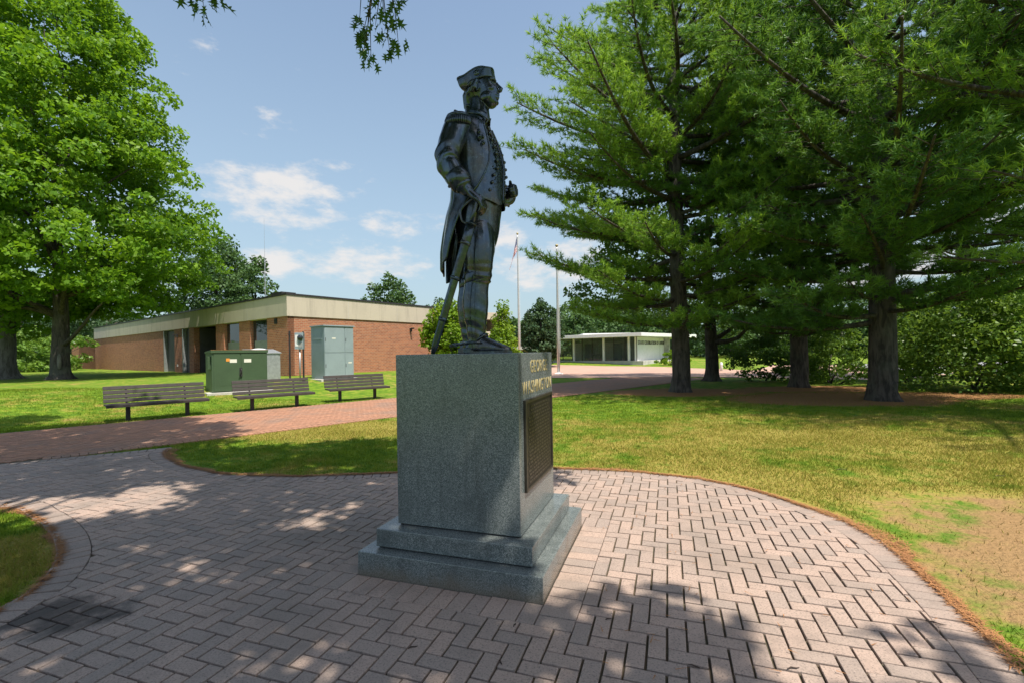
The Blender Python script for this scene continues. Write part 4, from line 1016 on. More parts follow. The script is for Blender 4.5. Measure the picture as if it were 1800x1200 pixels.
panel(ML_, -.06, LW + .1, FASZ, TOPZ - .10, -.6, .06, 'fascia', M_CONC, bld); panel(MR_, .061, RW + .1, FASZ, TOPZ - .10, -.6, .058, 'fascia', M_CONC, bld)
panel(ML_, -.10, LW + .15, TOPZ - .098, TOPZ, -.62, .10, 'roof_flashing', M_DARKTRIM, bld); panel(MR_, .101, RW + .15, TOPZ - .098, TOPZ, -.62, .098, 'roof_flashing', M_DARKTRIM, bld)
for q in range(1, 9): panel(ML_, q * 4.6, q * 4.6 + .02, FASZ, TOPZ - .10, .055, .063, 'fascia_joint', M_CONC2, bld)
for q in range(1, 3): panel(MR_, q * 3.6, q * 3.6 + .02, FASZ, TOPZ - .10, .053, .061, 'fascia_joint', M_CONC2, bld)
g = MB(); rc = [Vector((0, 0, TOPZ - .12)), WL * LW, WL * LW + WR * RW, WR * RW]; g.add([(p.x, p.y, TOPZ - .12) for p in rc], [(0, 3, 2, 1)]); g.build('roof', M_DARKTRIM, bld)
bk = WL * LW; panel(Matrix.Translation(bk) @ MR_, 0, RW, BZ - .6, TOPZ - .1, -.3, 0, 'wall', M_BRICK, bld, 0, True); panel(Matrix.Translation(WR * RW) @ ML_, 0, LW, BZ - .6, TOPZ - .1, -.3, 0, 'wall', M_BRICK, bld, 0, True)
panel(MR_, .2, 1.0, TOPZ, TOPZ + .20, -2.2, -1.0, 'roof_vent', M_DARKTRIM, bld)
panel(MR_, RW - .06, RW + .18, BZ - .8, FASZ - .01, -.5, .03, 'corner_strip', M_CONC, bld)
v_ = a_left(486); panel(ML_, v_ - .16, v_ + .16, FASZ - .36, FASZ - .06, .001, .03, 'wall_vent', M_STEELD, bld)
for M, aa in ((ML_, a_left(313)), (MR_, a_right(722))):
    l_ = panel(M, aa - .07, aa + .07, FASZ - .62, FASZ - .38, .0, .10, 'wall_lamp', M_STEELD, bld); panel(M, aa - .05, aa + .05, FASZ - .46, FASZ - .36, .10, .34, 'lamp_head', M_STEELD, l_)
v_ = a_left(312); panel(ML_, v_ - .09, v_ + .09, BZ + .55, BZ + .72, .001, .03, 'outlet_cover', M_WHITE, bld)
ant_p = at(466, 500, 33); g = MB(); g.tube([(0, 0, 0), (0, 0, 3.6), (0, 0, 3.62), (0, 0, 6.6)], [.035, .03, .012, .006], 8); g.tube([(0, 0, 3.45), (0, 0, 3.65)], .05, 8); g.tube([(0, 0, 0), (0, 0, .12)], .12, 8)
an = g.build('radio_mast', M_GALV); an.location = (ant_p.x, ant_p.y, TOPZ - .12); tag(an, 'thin radio mast standing on the flat roof', 'antenna')

# rear block with balconies, partly hidden by the statue
b2 = empty('balcony_building', at(740, 600, 36).xy.to_3d(), math.atan2(WR.y, WR.x) - R(24), 'pale concrete rear wing with deep open balconies', 'building')
bx0 = lambda *a: MB().box(*a)
bx0(.0, .5, -.2, 5.5, 0, 5.0).build('wall', M_CONC, b2); bx0(.5, 7.2, -.4, 5.6, 4.35, 4.92).build('roof_slab', M_CONC, b2, bevel=.01); bx0(.5, 7.15, -.42, -.18, 2.35, 3.35).build('parapet', M_CONC, b2, bevel=.01)
bx0(.5, 7.2, -.16, 5.6, 2.18, 2.34).build('floor_slab', M_CONC, b2); bx0(6.7, 7.2, -.16, 5.5, 2.35, 4.34).build('wall', M_CONC, b2); bx0(.5, 7.2, 3.0, 3.2, 0, 4.34).build('wall', M_CONC, b2)
for x in (.62, 3.4, 6.2): bx0(x, x + .45, -.3, .15, 0, 2.18).build('column', M_CONC, b2)
for x in (1.4, 3.9): w = bx0(x, x + 2.0, 2.90, 2.99, 0.1, 2.1).build('window', M_FRAME, b2); bx0(x + .08, x + 1.92, 2.88, 2.905, .2, 2.0).build('pane', M_GLASS, w)
b3p = at(918, 600, 60); b3 = empty('entry_kiosk', (b3p.x - 1.0, b3p.y, 0), 0, 'small low brown kiosk with flat pale roof beyond the near flagpole', 'kiosk')
bx0(-1.6, 1.9, 0, 3, 0, 1.95).build('wall', plain('tan_render', (.42, .27, .17), .9, 0, .1, 2, .1), b3); bx0(-2.1, 2.4, -.6, 3.5, 1.97, 2.35).build('roof', M_CONC2, b3); bx0(.2, 1.2, -.04, -.002, 0, 1.7).build('door', M_DOOR, b3)

# ------------------------------------------------------------------ white pavilion
pv = empty('white_pavilion', (0, 0, 0), 0, 'white glass-walled pavilion with thin flat roof and dark lettering', 'building')
A_ = at(968, 600, 60); B_ = at(1119, 600, 52); C_ = at(1172, 600, 60); PB = .46
def seg_M(p, q): d = Vector((q.x - p.x, q.y - p.y, 0)); l = d.length; d /= l; n = Vector((d.y, -d.x, 0)); return Matrix.Translation((p.x, p.y, 0)) @ wall_M(d, n), l
M1, l1 = seg_M(A_, B_); M2, l2 = seg_M(B_, C_); PH = EYE + (616 - 593) / FPX * 55
panel(M1, -1.5, l1 + 1.0, PB - .5, PB + .02, -9, .5, 'floor_slab', M_CONC2, pv)
panel(M1, -1.2, l1, PB, PH, -9.1, -8.9, 'back_wall', M_INNER, pv)
for q, (f0, f1) in enumerate(((.0, .12), (.2, .32), (.42, .60), (.68, .8))): panel(M1, f0 * l1, f1 * l1, PB, PH * .86, -5.2, -5.0, 'partition', M_INNER if q % 2 else M_WHITE, pv)
for f in (.27, .62): d_ = panel(M1, f * l1 - .6, f * l1 + .6, PB, PB + 2.1, -4.0, -3.9, 'inner_door', M_FRAME, pv)
panel(M1, .38 * l1, .5 * l1, PB, PB + .75, -2.6, -2.0, 'display_bench', M_FRAME, pv)
np_ = 9
for q in range(np_):
    x0 = -1.0 + (l1 + 1.0) * q / np_; x1 = -1.0 + (l1 + 1.0) * (q + 1) / np_
    panel(M1, x0 + .03, x1 - .03, PB + .05, PH - .05, -.03, -.02, 'pane', M_GLASS_CLEAR, pv); panel(M1, x1 - .03, x1 + .03, PB, PH, -.06, .02, 'mullion', M_FRAME, pv)
for f in (.31, .66, .93): panel(M1, f * l1 - .11, f * l1 + .11, PB, PH + .02, .1, .32, 'column', M_WHITE, pv)
panel(M2, .0, l2, PB - .4, PH - .03, -.25, 0, 'wall', M_WHITE, pv)
panel(M2, l2 * .74, l2 * .74 + .03, PB, PH - .05, 0, .012, 'wall_joint', M_CURTAIN, pv); panel(M2, l2 - .14, l2, PB, PH - .05, .001, .06, 'corner_post', M_WHITE, pv)
vs = []
for p in (A_ + Vector((-2.2, -.9, 0)), B_ + Vector((.1, -1.6, 0)), C_ + Vector((4.0, .3, 0)), C_ + Vector((2.0, 9, 0)), A_ + Vector((-1, 10, 0))): vs.append((p.x, p.y))
MB().prism(vs, PH, PH + .38).build('roof', M_WHITE, pv, bevel=.02)
cc = (A_ + C_) / 2; MB().prism([(cc.x - 3 + 8 * a, cc.y + 2 + 5 * b) for a, b in ((0, 0), (1, 0), (1, 1), (0, 1))], PH + .38, PH + .8).build('roof_curb', M_WHITE, pv)
MS = M2 @ Matrix.Translation((l2 / 2, PH - .85, .012)); sg = MB(); bmj = bmesh.new()
for me in letters('STATE CELEBRATION OF AMERICA', .62, 0, 0, 's', M_LETTER, pv, MS, l2 * .92, .03): bmj.from_mesh(me)
me = bpy.data.meshes.new('wall_lettering'); bmj.to_mesh(me); bmj.free(); tag(link('wall_lettering', me, M_LETTER, pv), kind='stuff')

# ------------------------------------------------------------------ flagpoles and flag
def flagpole(px, top, base_px, base_py, D_, label):
    p = at(base_px, base_py, D_); h = at(px, top, D_).z; gz = th(p.x, p.y); o = empty('flagpole', (p.x, p.y, gz), 0, label, 'flagpole', 'flagpoles on the forecourt'); h -= gz
    MB().tube([(0, 0, 0), (0, 0, h * .3), (0, 0, h * .97), (0, 0, h - .1)], [.105, .10, .055, .05], 16).build('pole', M_POLE, o, True)
    MB().tube([(0, 0, -.02), (0, 0, .06), (0, 0, .10), (0, 0, .13)], [.32, .32, .2, .11], 20).build('base_collar', M_WHITE, o, True)
    MB().ell((0, 0, h), (.11, .11, .10), 14, 8).build('finial', M_GOLD, o, True); MB().tube([(.13, 0, h - .25), (.14, -.02, 1.4)], .012, 6).build('halyard', M_WHITE, o)
    MB().box(.09, .17, -.03, .03, 1.25, 1.5).build('cleat', M_STEELD, o); return o, h
f1, h1 = flagpole(911, 411, 913, 634, 44, 'tall slim flagpole with a limp striped flag near its top')
f2, h2 = flagpole(978.5, 432, 982, 656, 33, 'tall bare flagpole with no flag standing on the pink forecourt')
fv, ff = [], []; NC, NRW = 26, 26; fz = f1.location.z + h1
for i in range(NRW + 1):
    for j_ in range(NC + 1):
        u = j_ / NC; v = i / NRW; fold = .10 * math.sin(u * 15 + 1.2 * v) * (.3 + u)
        fv.append((f1.location.x - .08 - .62 * u * (.45 + .75 * v) , f1.location.y - .15 + fold, fz - .35 - 1.35 * v - 1.75 * u ** 1.25 - .06 * math.sin(u * 9)))
for i in range(NRW):
    for j_ in range(NC): a = i * (NC + 1) + j_; ff.append((a, a + 1, a + NC + 2, a + NC + 1))
me = bpy.data.meshes.new('flag'); me.from_pydata(fv, [], ff); me.update()
for nm, c in (('flag_red', (.42, .03, .045)), ('flag_white', (.75, .74, .74)), ('flag_blue', (.03, .04, .14))): me.materials.append(plain(nm, c, .8, 0, .06, 5, .05))
for p in me.polygons:
    i, j_ = divmod(p.index, NC); v = i // 2; p.material_index = 0 if v % 2 == 0 else 1
    if i < 14 and j_ < 10: p.material_index = 1 if (i % 3 == 1 and j_ % 3 == 1) else 2
fo = link('flag', me, None, None, True); fo.modifiers.new('s', 'SOLIDIFY').thickness = .012
tag(fo, 'red and white striped flag with blue canton hanging limp from the flagpole', 'flag')
bp = hit(1268, 652); g = MB(); g.tube([(0, 0, -.1), (0, 0, .62), (0, 0, .66)], [.1, .1, .06], 12); g.tube([(0, 0, .42), (0, 0, .5)], .104, 12); o = g.build('bollard', M_WHITE, None, True); o.location = bp; tag(o, 'short white bollard on the lawn edge beyond the linden trunk', 'bollard')
rl = empty('rail_fence', (0, 0, 0), 0, 'low grey rail fence beside the parking area behind the shrubs', 'fence')
ra, rb = hit(1600, 660), hit(1740, 664); rd = (rb - ra); 
for q in range(5): p = ra + rd * q / 4; bx0(p.x - .06, p.x + .06, p.y - .06, p.y + .06, p.z - .1, p.z + .75).build('post', M_BARK_GREY, rl)
for z in (.3, .58): MB().tube([ra + Vector((0, -.08, z)), rb + Vector((0, -.08, z))], .05, 8).build('rail', M_BARK_GREY, rl)

# ------------------------------------------------------------------ foliage tools
def unit(a): return a / np.maximum(np.linalg.norm(a, axis=-1, keepdims=True), 1e-9)
def leaf_quads(P, out, size, up=.7, rnd=.8, tint=None, aspect=.62, g=rng):
    """one folded diamond leaf per point"""
    n = len(P); nrm = unit(g.normal(size=(n, 3)) * rnd + np.array((0, 0, up)) + out * .35)
    d = unit(np.cross(nrm, g.normal(size=(n, 3)))); d[:, 2] -= .25; d = unit(d); s_ = unit(np.cross(d, nrm)); nrm = np.cross(s_, d)
    L = (size * g.uniform(.65, 1.25, n))[:, None]
    a = P - d * L * .5; b = P + s_ * L * aspect * .5 + nrm * L * .10; c = P + d * L * .5 - nrm * L * .06; e = P - s_ * L * aspect * .5 + nrm * L * .10
    V = np.stack([a, b, c, e], 1).reshape(-1, 3); F = np.arange(4 * n).reshape(-1, 4)
    t = g.random(n) if tint is None else tint
    return V, F, np.repeat(t, 4)
def crown_pts(base, prof, nclump, nleaf, rc, g, flat=.6, inner=.45, lump=.35, ecc=(1, 1)):
    """clumps spread through the crown's volume, most near its skin, then leaves through each clump"""
    hs = np.array([p[0] for p in prof], float); rs = np.array([p[1] for p in prof], float)
    hh = np.linspace(hs[0], hs[-1], 200); w = np.interp(hh, hs, rs) ** 1.3 + .1; w /= w.sum()
    h = g.choice(hh, nclump, p=w) + g.normal(size=nclump) * .15; az = g.uniform(0, 2 * np.pi, nclump)
    sd = g.integers(0, 99); wob = 1 + lump * (2 * vnoise(np.cos(az) * 2.3 + 7, np.sin(az) * 2.3 + h * .45, 1.0, sd) - 1)
    r = np.interp(h, hs, rs) * wob * np.sqrt(g.uniform(inner ** 2, 1, nclump))
    C = np.stack([base[0] + r * np.cos(az) * ecc[0], base[1] + r * np.sin(az) * ecc[1], base[2] + h], 1)
    cr = rc * g.uniform(.6, 1.35, nclump)
    k = g.choice(nclump, nleaf, p=cr ** 2 / (cr ** 2).sum()); d = unit(g.normal(size=(nleaf, 3))); rad = g.uniform(.25, 1, nleaf) ** .45
    off = d * (rad * cr[k])[:, None]; off[:, 2] *= flat; off[:, 2] -= .22 * (np.hypot(off[:, 0], off[:, 1]) ** 2) / cr[k]
    P = C[k] + off; out = unit(P - (np.array(base) + np.array((0, 0, (hs[0] + hs[-1]) * .45))))
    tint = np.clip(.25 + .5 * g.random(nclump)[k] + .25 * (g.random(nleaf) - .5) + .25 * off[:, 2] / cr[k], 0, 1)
    return C, cr, P, out, tint
def trunk_mesh(parent, base, h, r, bark, flare=1.5, lean=(0, 0), n=14, bend=.12, g=rng):
    zs = [-.25, .0, .18, .5, 1.1, h * .3, h * .5, h * .7, h * .86, h]; pts = []; rad = []
    ph = g.uniform(0, 6)
    for z in zs:
        u = max(z, 0) / h; pts.append((base[0] + lean[0] * u + bend * math.sin(3 * u + ph) * min(1, u * 3), base[1] + lean[1] * u + bend * math.cos(2.5 * u + ph) * min(1, u * 3), base[2] + z))
        rad.append(r * ((1 + (flare - 1) * math.exp(-max(z, 0) / .22)) * (1 - .82 * u ** 1.2)))
    S_ = spline([(*p, q) for p, q in zip(pts, rad)], 4); rs = tube_rings([Vector(q[:3]) for q in S_], [q[3] for q in S_], n)
    for i, ring in enumerate(rs):
        c = Vector(S_[i][:3])
        for j_ in range(n):
            ring[j_] = c + (ring[j_] - c) * (1 + .06 * math.sin(3 * j_ * 2 * math.pi / n + i * .3) + .05 * mnoise.noise(ring[j_] * 2.2) + (.16 * math.sin(5 * j_ * 2 * math.pi / n + ph) * math.exp(-max(0, c.z - base[2]) / .3)))
    MB().rings(rs).build('trunk', bark, parent, True); return S_
def limb_mesh(name, parent, p0, p1, r0, r1, bark, sag=.18, g=rng, n=7):
    p0 = np.array(p0, float); p1 = np.array(p1, float); L = np.linalg.norm(p1 - p0); pts = []
    w = g.normal(size=3) * L * .05
    for t in np.linspace(0, 1, 7): pts.append(tuple(p0 + (p1 - p0) * t + np.array((0, 0, sag * L * math.sin(t * math.pi) * .6)) + w * math.sin(t * 5)))
    return MB().tube(pts, [r0 + (r1 - r0) * t ** .7 for t in np.linspace(0, 1, 7)], n).build(name, bark, parent, True)
def broadleaf(name, label, cat, base, prof, nclump, nleaf, rc, leaf, mat, bark, tr, th_, seed, group=None, limbs=9, flat=.6, inner=.45, lump=.35, ecc=(1, 1), lean=(0, 0), cull=None):
    g = np.random.default_rng(seed); b = np.array(base, float); root = empty(name, tuple(b), 0, label, cat, group); lb = np.zeros(3)
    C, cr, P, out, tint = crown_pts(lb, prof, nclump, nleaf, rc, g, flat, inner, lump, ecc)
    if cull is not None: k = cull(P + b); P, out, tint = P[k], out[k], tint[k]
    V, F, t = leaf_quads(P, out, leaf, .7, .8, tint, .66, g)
    S_ = trunk_mesh(root, lb, th_, tr, bark, 1.5, lean, g=g)
    for q in g.choice(nclump, min(limbs, nclump), replace=False):
        zt = min(max(prof[0][0] * .75, C[q][2] * g.uniform(.45, .8)), th_ * .95); s_ = S_[int(np.argmax([w_[2] >= zt for w_ in S_]))]
        limb_mesh('limb', root, s_[:3], C[q], s_[3] * .55, .02, bark, .12, g)
    link('crown', np_mesh('crown', V, F, t), mat, root); return root

# ------------------------------------------------------------------ big maple on the left, and its neighbour cut by the frame
mb_ = hit(106, 666)
maple = broadleaf('maple_tree', 'large leafy maple on the lawn with dark forked trunk, beside the brick building', 'tree', mb_,
    [(3.7, 3.4), (4.5, 5.6), (5.8, 6.9), (7.6, 7.2), (9.3, 6.5), (11.0, 5.8), (13.5, 4.9), (16, 4.3), (19, 3.6), (22, 2.2), (23.5, .6)], 760, 100000, .82, .25, M_MAPLE, M_BARK_DARK, .42, 11, 11, None, 16, .55, .42, .2)
limb_mesh('limb', maple, (.2, -.1, 1.75), (3.3, -1.0, 3.9), .13, .05, M_BARK_DARK, .02)
MB().ell((.33, -.38, .95), (.10, .10, .42), 12, 8).build('bark_scar', M_BARK_GREY, maple, True)
m2 = at(4, 640, 27); broadleaf('maple_tree', 'thick grey trunk of a tree at the lawn edge, left of the dark maple', 'tree', (m2.x, m2.y, th(m2.x, m2.y)),
    [(3.2, 3.5), (5, 6.5), (8, 7.5), (12, 6.5), (17, 5), (21, 2)], 200, 15000, 1.0, .3, M_MAPLE, M_BARK_GREY, .62, 14, 12, None, 8)

# ------------------------------------------------------------------ pines
def pine(label, base, height, tr, lmax, h0, seed, mat, whorl=.55, per=(4, 6), needles=13, nl=.17, nw=.020, dens=1.0, bare=.28, extra=(), cut=None):
    g = np.random.default_rng(seed); b = np.array(base, float); root = empty('pine_tree', tuple(b), 0, label, 'tree', 'pines on the needle-strewn lawn')
    S_ = trunk_mesh(root, np.zeros(3), height, tr, M_BARK_PINE, 1.22, (g.normal() * .3, g.normal() * .3), 16, .1, g)
    Sz = np.array([q[2] for q in S_]); branches = []; h = h0
    while h < height - .6:
        n = g.integers(per[0], per[1] + 1); a0 = g.uniform(0, 6.28); u = (h - h0) / (height - h0)
        for k in range(n):
            L = lmax * (.62 + .38 * min(1, u * 4)) * (1 - max(0, u - .35) / .65) ** .8 * g.uniform(.62, 1.12) + .5
            branches.append((h + g.normal() * .12, a0 + 6.28 * k / n + g.normal() * .25, L, g.uniform(-.04, .16) + .35 * u - .06 * (u < .15)))
        h += whorl * g.uniform(.8, 1.25)
    branches += list(extra)
    TP, TD, TS, BT = [], [], [], MB(); clump = []; bigs = []
    for h, az, L, el in branches:
        c = np.array([np.interp(h, Sz, [q[i] for q in S_]) for i in (0, 1)] + [h]); d = np.array((math.cos(az), math.sin(az), 0)); sd = np.array((-d[1], d[0], 0))
        cv = g.normal() * .10; f = lambda t: c + d * (L * t) + sd * (cv * L * t * t) + np.array((0, 0, L * (el * t + .10 * t * t - .05 * math.sin(t * 3.1))))
        pts = [f(t) for t in np.linspace(0, 1, 9)]; r0 = .012 + .016 * L
        tube = (pts, [r0 * (1 - .85 * t) + .006 for t in np.linspace(0, 1, 9)])
        if L > 3.2: bigs.append(tube)
        else: BT.tube(*tube, 5)
        tint_b = g.uniform(.1, .9)
        t = bare + g.uniform(0, .1)
        while t <= 1.0:
            for side in (-1, 1):
                if g.random() < .12: continue
                bl = (.30 + .30 * L * (1.05 - t) + .10 * L * min(1, t)) * g.uniform(.55, 1.1); bl = min(bl, 1.8)
                p0 = f(t); bd = unit(d * math.cos(.8) + sd * side * math.sin(.8) + np.array((0, 0, g.uniform(.02, .30)))) if t < .97 else unit(d + sd * side * .35 + np.array((0, 0, .2)))
                nt = max(3, int(bl / .115 * dens)); q = np.linspace(.25, 1, nt)
                pp = p0 + bd * (bl * q)[:, None] + np.array((0, 0, 1)) * (.12 * bl * q * q)[:, None] + g.normal(size=(nt, 3)) * .045
                TP.append(pp); TD.append(unit(np.repeat(bd[None], nt, 0) + np.array((0, 0, .45)) + g.normal(size=(nt, 3)) * .45)); TS.append(np.clip(tint_b * .5 + .5 * q * .75 + g.normal(size=nt) * .12, 0, 1))
                if bl > .6: BT.tube([tuple(p0), tuple(p0 + bd * bl * .5), tuple(p0 + bd * bl * .92 + np.array((0, 0, .1 * bl)))], [.011, .008, .004], 4)
            t += .25 / L * g.uniform(.75, 1.25)
    TP = np.concatenate(TP); TD = np.concatenate(TD); TS = np.concatenate(TS)
    if cut is not None: k = cut(TP + b, g); TP, TD, TS = TP[k], TD[k], TS[k]
    n = len(TP); ax = np.repeat(TD, needles, 0); P = np.repeat(TP, needles, 0); m = len(P)
    d = unit(ax * .62 + g.normal(size=(m, 3)) * .52); s_ = unit(np.cross(d, g.normal(size=(m, 3)))); L = nl * g.uniform(.7, 1.2, m)[:, None]
    P = P + ax * (g.uniform(-.05, .06, m))[:, None]
    V = np.stack([P - s_ * nw * .5, P + s_ * nw * .5, P + d * L], 1).reshape(-1, 3)
    link('crown', np_mesh('crown', V, np.arange(3 * m).reshape(-1, 3), np.repeat(np.repeat(TS, needles), 3)), mat, root)
    for pts, rad in bigs: MB().tube(pts, rad, 7).build('limb', M_BARK_PINE, root, True)
    tag(BT.build('twigs', M_BARK_PINE, root), kind='stuff')
    return m
def infront(P, g):
    """thin the part far above the frame or far outside it, which only shades"""
    sl_ = (P[:, 2] - EYE) / np.maximum(P[:, 1], .5); sx = P[:, 0] / np.maximum(P[:, 1], .5)
    out = (sl_ > .82) | (sx > 1.22); return ~out | (g.random(len(P)) < .42)
c1 = pine('tall white pine with bright needle plumes reaching towards the bare flagpole', P_PINE1, 20, .34, 5.5, 3.6, 21, M_NEEDLE, .74, (4, 6), 15, .20, .028, 1.15, .16,
     [(2.6, R(200), 3.8, .06), (2.5, R(255), 3.2, .02), (3.1, R(300), 3.6, .05), (4.4, R(190), 5.5, .05), (9.6, R(185), 6.2, .16), (8.2, R(178), 5.9, .10), (6.2, R(182), 5.4, .02)], infront)
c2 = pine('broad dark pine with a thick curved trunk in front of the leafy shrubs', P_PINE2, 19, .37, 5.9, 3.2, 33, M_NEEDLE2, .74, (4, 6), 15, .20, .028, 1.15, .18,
     [(2.6, R(195), 4.4, .02), (2.7, R(265), 3.6, .05), (3.2, R(330), 5.0, .18), (4.5, R(240), 6.0, .10), (5.6, R(290), 6.2, .22), (2.4, R(170), 4.8, -.03)], infront)
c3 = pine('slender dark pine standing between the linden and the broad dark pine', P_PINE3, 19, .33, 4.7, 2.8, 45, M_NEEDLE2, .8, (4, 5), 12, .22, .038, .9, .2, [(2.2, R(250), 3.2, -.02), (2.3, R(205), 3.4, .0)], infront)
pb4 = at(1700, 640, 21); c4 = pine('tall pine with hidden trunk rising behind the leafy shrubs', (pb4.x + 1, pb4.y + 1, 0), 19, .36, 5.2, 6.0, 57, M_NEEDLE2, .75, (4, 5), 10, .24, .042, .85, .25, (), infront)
c5 = pine('near pine stretching its long needle plumes in over the dry lawn', (13.4, 8.6, 0), 17, .4, 5.3, 3.4, 63, M_NEEDLE, .66, (4, 5), 16, .18, .021, .9, .2, [(6.5, R(165), 6.2, .12), (5.2, R(150), 5.8, .06), (8.2, R(170), 6.0, .15)], lambda P, g: g.random(len(P)) < .8)
print('needles', c1, c2, c3, c4, c5)
broadleaf('linden_tree', 'leafy broad tree with smooth dark trunk behind the tall white pine', 'tree', P_LINDEN, [(2.6, 3.0), (3.4, 5.6), (5, 7.0), (7, 7.2), (9, 6.4), (12, 5), (15, 3)], 330, 32000, .75, .21, M_LINDEN, M_BARK_DARK, .33, 10, 61, None, 12, .55, .4, .3)

# ------------------------------------------------------------------ shrubs on the right
def shrub(label, px, py, D_, w, h, n, leaf, mat, seed, group='leafy shrubs behind the pines', ecc=(1, 1), low=.15):
    p = at(px, py, D_); g = np.random.default_rng(seed); root = empty('leafy_shrub', (p.x, p.y, th(p.x, p.y)), 0, label, 'shrub', group)
    C, cr, P, out, t = crown_pts(np.zeros(3), [(low, w * .8), (h * .35, w), (h * .65, w * .85), (h * .9, w * .45), (h, w * .15)], max(40, n // 90), n, h * .16, g, .6, .35, .35, ecc)
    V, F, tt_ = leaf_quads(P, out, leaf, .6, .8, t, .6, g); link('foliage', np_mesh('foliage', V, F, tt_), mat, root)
    for q in range(5): a = g.uniform(0, 6.28); limb_mesh('stem', root, (.12 * math.cos(a), .12 * math.sin(a), -.1), C[g.integers(len(C))], .05, .012, M_BARK_DARK, .1, g, 6)
shrub('big bright leafy shrub with dark stems right of the broad dark pine', 1715, 690, 17.0, 2.9, 4.2, 17000, .15, M_SHRUB, 71, ecc=(1.0, .8), low=.5)
shrub('wide leafy shrub spreading to the edge of the parking area', 1880, 690, 15.5, 2.6, 4.6, 9000, .16, M_SHRUB, 72)
shrub('low loose shrub between the slender dark pine and the broad dark pine', 1465, 672, 21.0, 1.9, 2.5, 7000, .14, M_SHRUB, 73)
shrub('low dark shrub between the linden trunk and the slender dark pine', 1352, 668, 23.5, 1.7, 2.3, 6000, .14, M_LINDEN, 74)
shrub('shaded leafy shrub behind the broad dark pine trunk', 1600, 676, 20.5, 1.9, 3.2, 6500, .15, M_SHRUB, 75)
shrub('small clipped bright shrub beside the white pavilion wall', 1180, 632, 49, 1.55, 1.45, 3000, .17, M_LIME, 76, None, low=.1)
shrub('tall hedge shrub behind the maple trunks', 60, 648, 44, 5.0, 4.2, 7000, .32, M_SHRUB, 77, 'hedge shrubs beyond the maple', low=.1)
shrub('dense hedge shrub beyond the grey trunk at the lawn edge', -40, 648, 42, 5.0, 4.0, 5000, .32, M_SHRUB, 78, 'hedge shrubs beyond the maple', low=.1)

# ------------------------------------------------------------------ trees farther off
def far_tree(label, px, hw, top, D_, mat, seed, n=7000, leaf=.4, base_z=None, shape='round', low=.12, group='trees beyond the buildings'):
    p = at(px, 600, D_); h = at(px, top, D_).z; r = hw / FPX * D_ ; gz = th(p.x, p.y)
    h -= gz
    pr = [(h * low, r * .55), (h * .3, r * .95), (h * .5, r), (h * .72, r * .82), (h * .9, r * .45), (h, r * .08)] if shape == 'round' else [(h * low, r * .8), (h * .25, r), (h * .5, r * .7), (h * .8, r * .3), (h, r * .05)]
    broadleaf('background_tree', label, 'tree', (p.x, p.y, gz), pr, max(60, n // 55), n, max(.5, r * .24), leaf, mat, M_BARK_DARK, max(.15, h * .022), h * .75, seed, group, 5, .65, .45, .3)
FT = [('tall spreading tree behind the brick building beside the maple', 384, 68, 414, 58, M_FARLEAF, 14000, .42, 'round'), ('rounded tree behind the roof next to the radio mast', 450, 46, 448, 56, M_FARLEAF, 9000, .38, 'round'),
      ('small round tree showing above the flat roof', 683, 52, 481, 50, M_FARLEAF, 8000, .36, 'round'), ('bright lime green tree seen behind the sword and boots', 796, 50, 526, 30, M_LIME, 9000, .24, 'round'),
      ('conical green tree left of the flagged pole', 884, 30, 536, 33, M_LIME, 6000, .22, 'cone'), ('dense dark round tree between the two flagpoles', 950, 42, 527, 50, M_FARDARK, 9000, .32, 'round'),
      ('broad tree behind the bare flagpole', 1010, 45, 528, 75, M_FARLEAF, 6000, .5, 'round'), ('distant tree showing behind the balcony wing', 772, 55, 526, 75, M_FARDARK, 5000, .5, 'round'),
      ('distant tree left of the dense dark round tree', 905, 40, 558, 85, M_FARLEAF, 3500, .5, 'round'),
      ('tree standing behind the white pavilion roof', 1095, 60, 520, 82, M_FARLEAF, 6000, .55, 'round'), ('tree behind the clipped pavilion shrub', 1195, 60, 510, 84, M_FARDARK, 6000, .55, 'round'),
      ('far tree seen past the linden trunk', 1300, 65, 520, 88, M_FARLEAF, 6000, .55, 'round'), ('far tree seen left of the slender dark pine', 1385, 60, 505, 90, M_FARDARK, 6000, .55, 'round'),
      ('far tree seen right of the slender dark pine', 1480, 65, 500, 84, M_FARLEAF, 6000, .55, 'round'), ('far tree behind the rail fence', 1590, 75, 500, 78, M_FARLEAF, 7000, .5, 'round'),
      ('far tree across the parking area', 1700, 80, 490, 72, M_FARDARK, 7000, .5, 'round'), ('far tree at the end of the parking area', 1820, 90, 470, 70, M_FARLEAF, 7000, .5, 'round'),
      ('tree beyond the hedge behind the maple', 40, 90, 470, 62, M_FARDARK, 6000, .5, 'round'), ('tall tree behind the long brick wall', 190, 80, 500, 75, M_FARDARK, 5000, .5, 'round'), ('tree at the far lawn edge beyond the hedge', -70, 90, 440, 60, M_FARDARK, 5000, .5, 'round')]
for i, (lab, px, hw, top, D_, m, n, lf, shp) in enumerate(FT): far_tree(lab, px, hw, top, D_, m, 200 + i, n, lf, None, shp)
g = np.random.default_rng(5); n = 42000; a = g.uniform(R(-56), R(58), n); d = g.uniform(105, 150, n); hz_ = 5.5 + 5.0 * fbm(a * 20, a * 3, 1.0, 4); P = np.stack([np.sin(a) * d, np.cos(a) * d, hz_ * g.random(n) ** .8 + .2], 1)
P[:, 2] += terrain(P[:, 0], P[:, 1]); V, F, t = leaf_quads(P, np.zeros((n, 3)), 1.5, .5, .9, None, .7, g)
tag(link('distant_wood', np_mesh('distant_wood', V, F, t), M_FARDARK), 'distant belt of woodland closing the park', None, None, 'stuff')

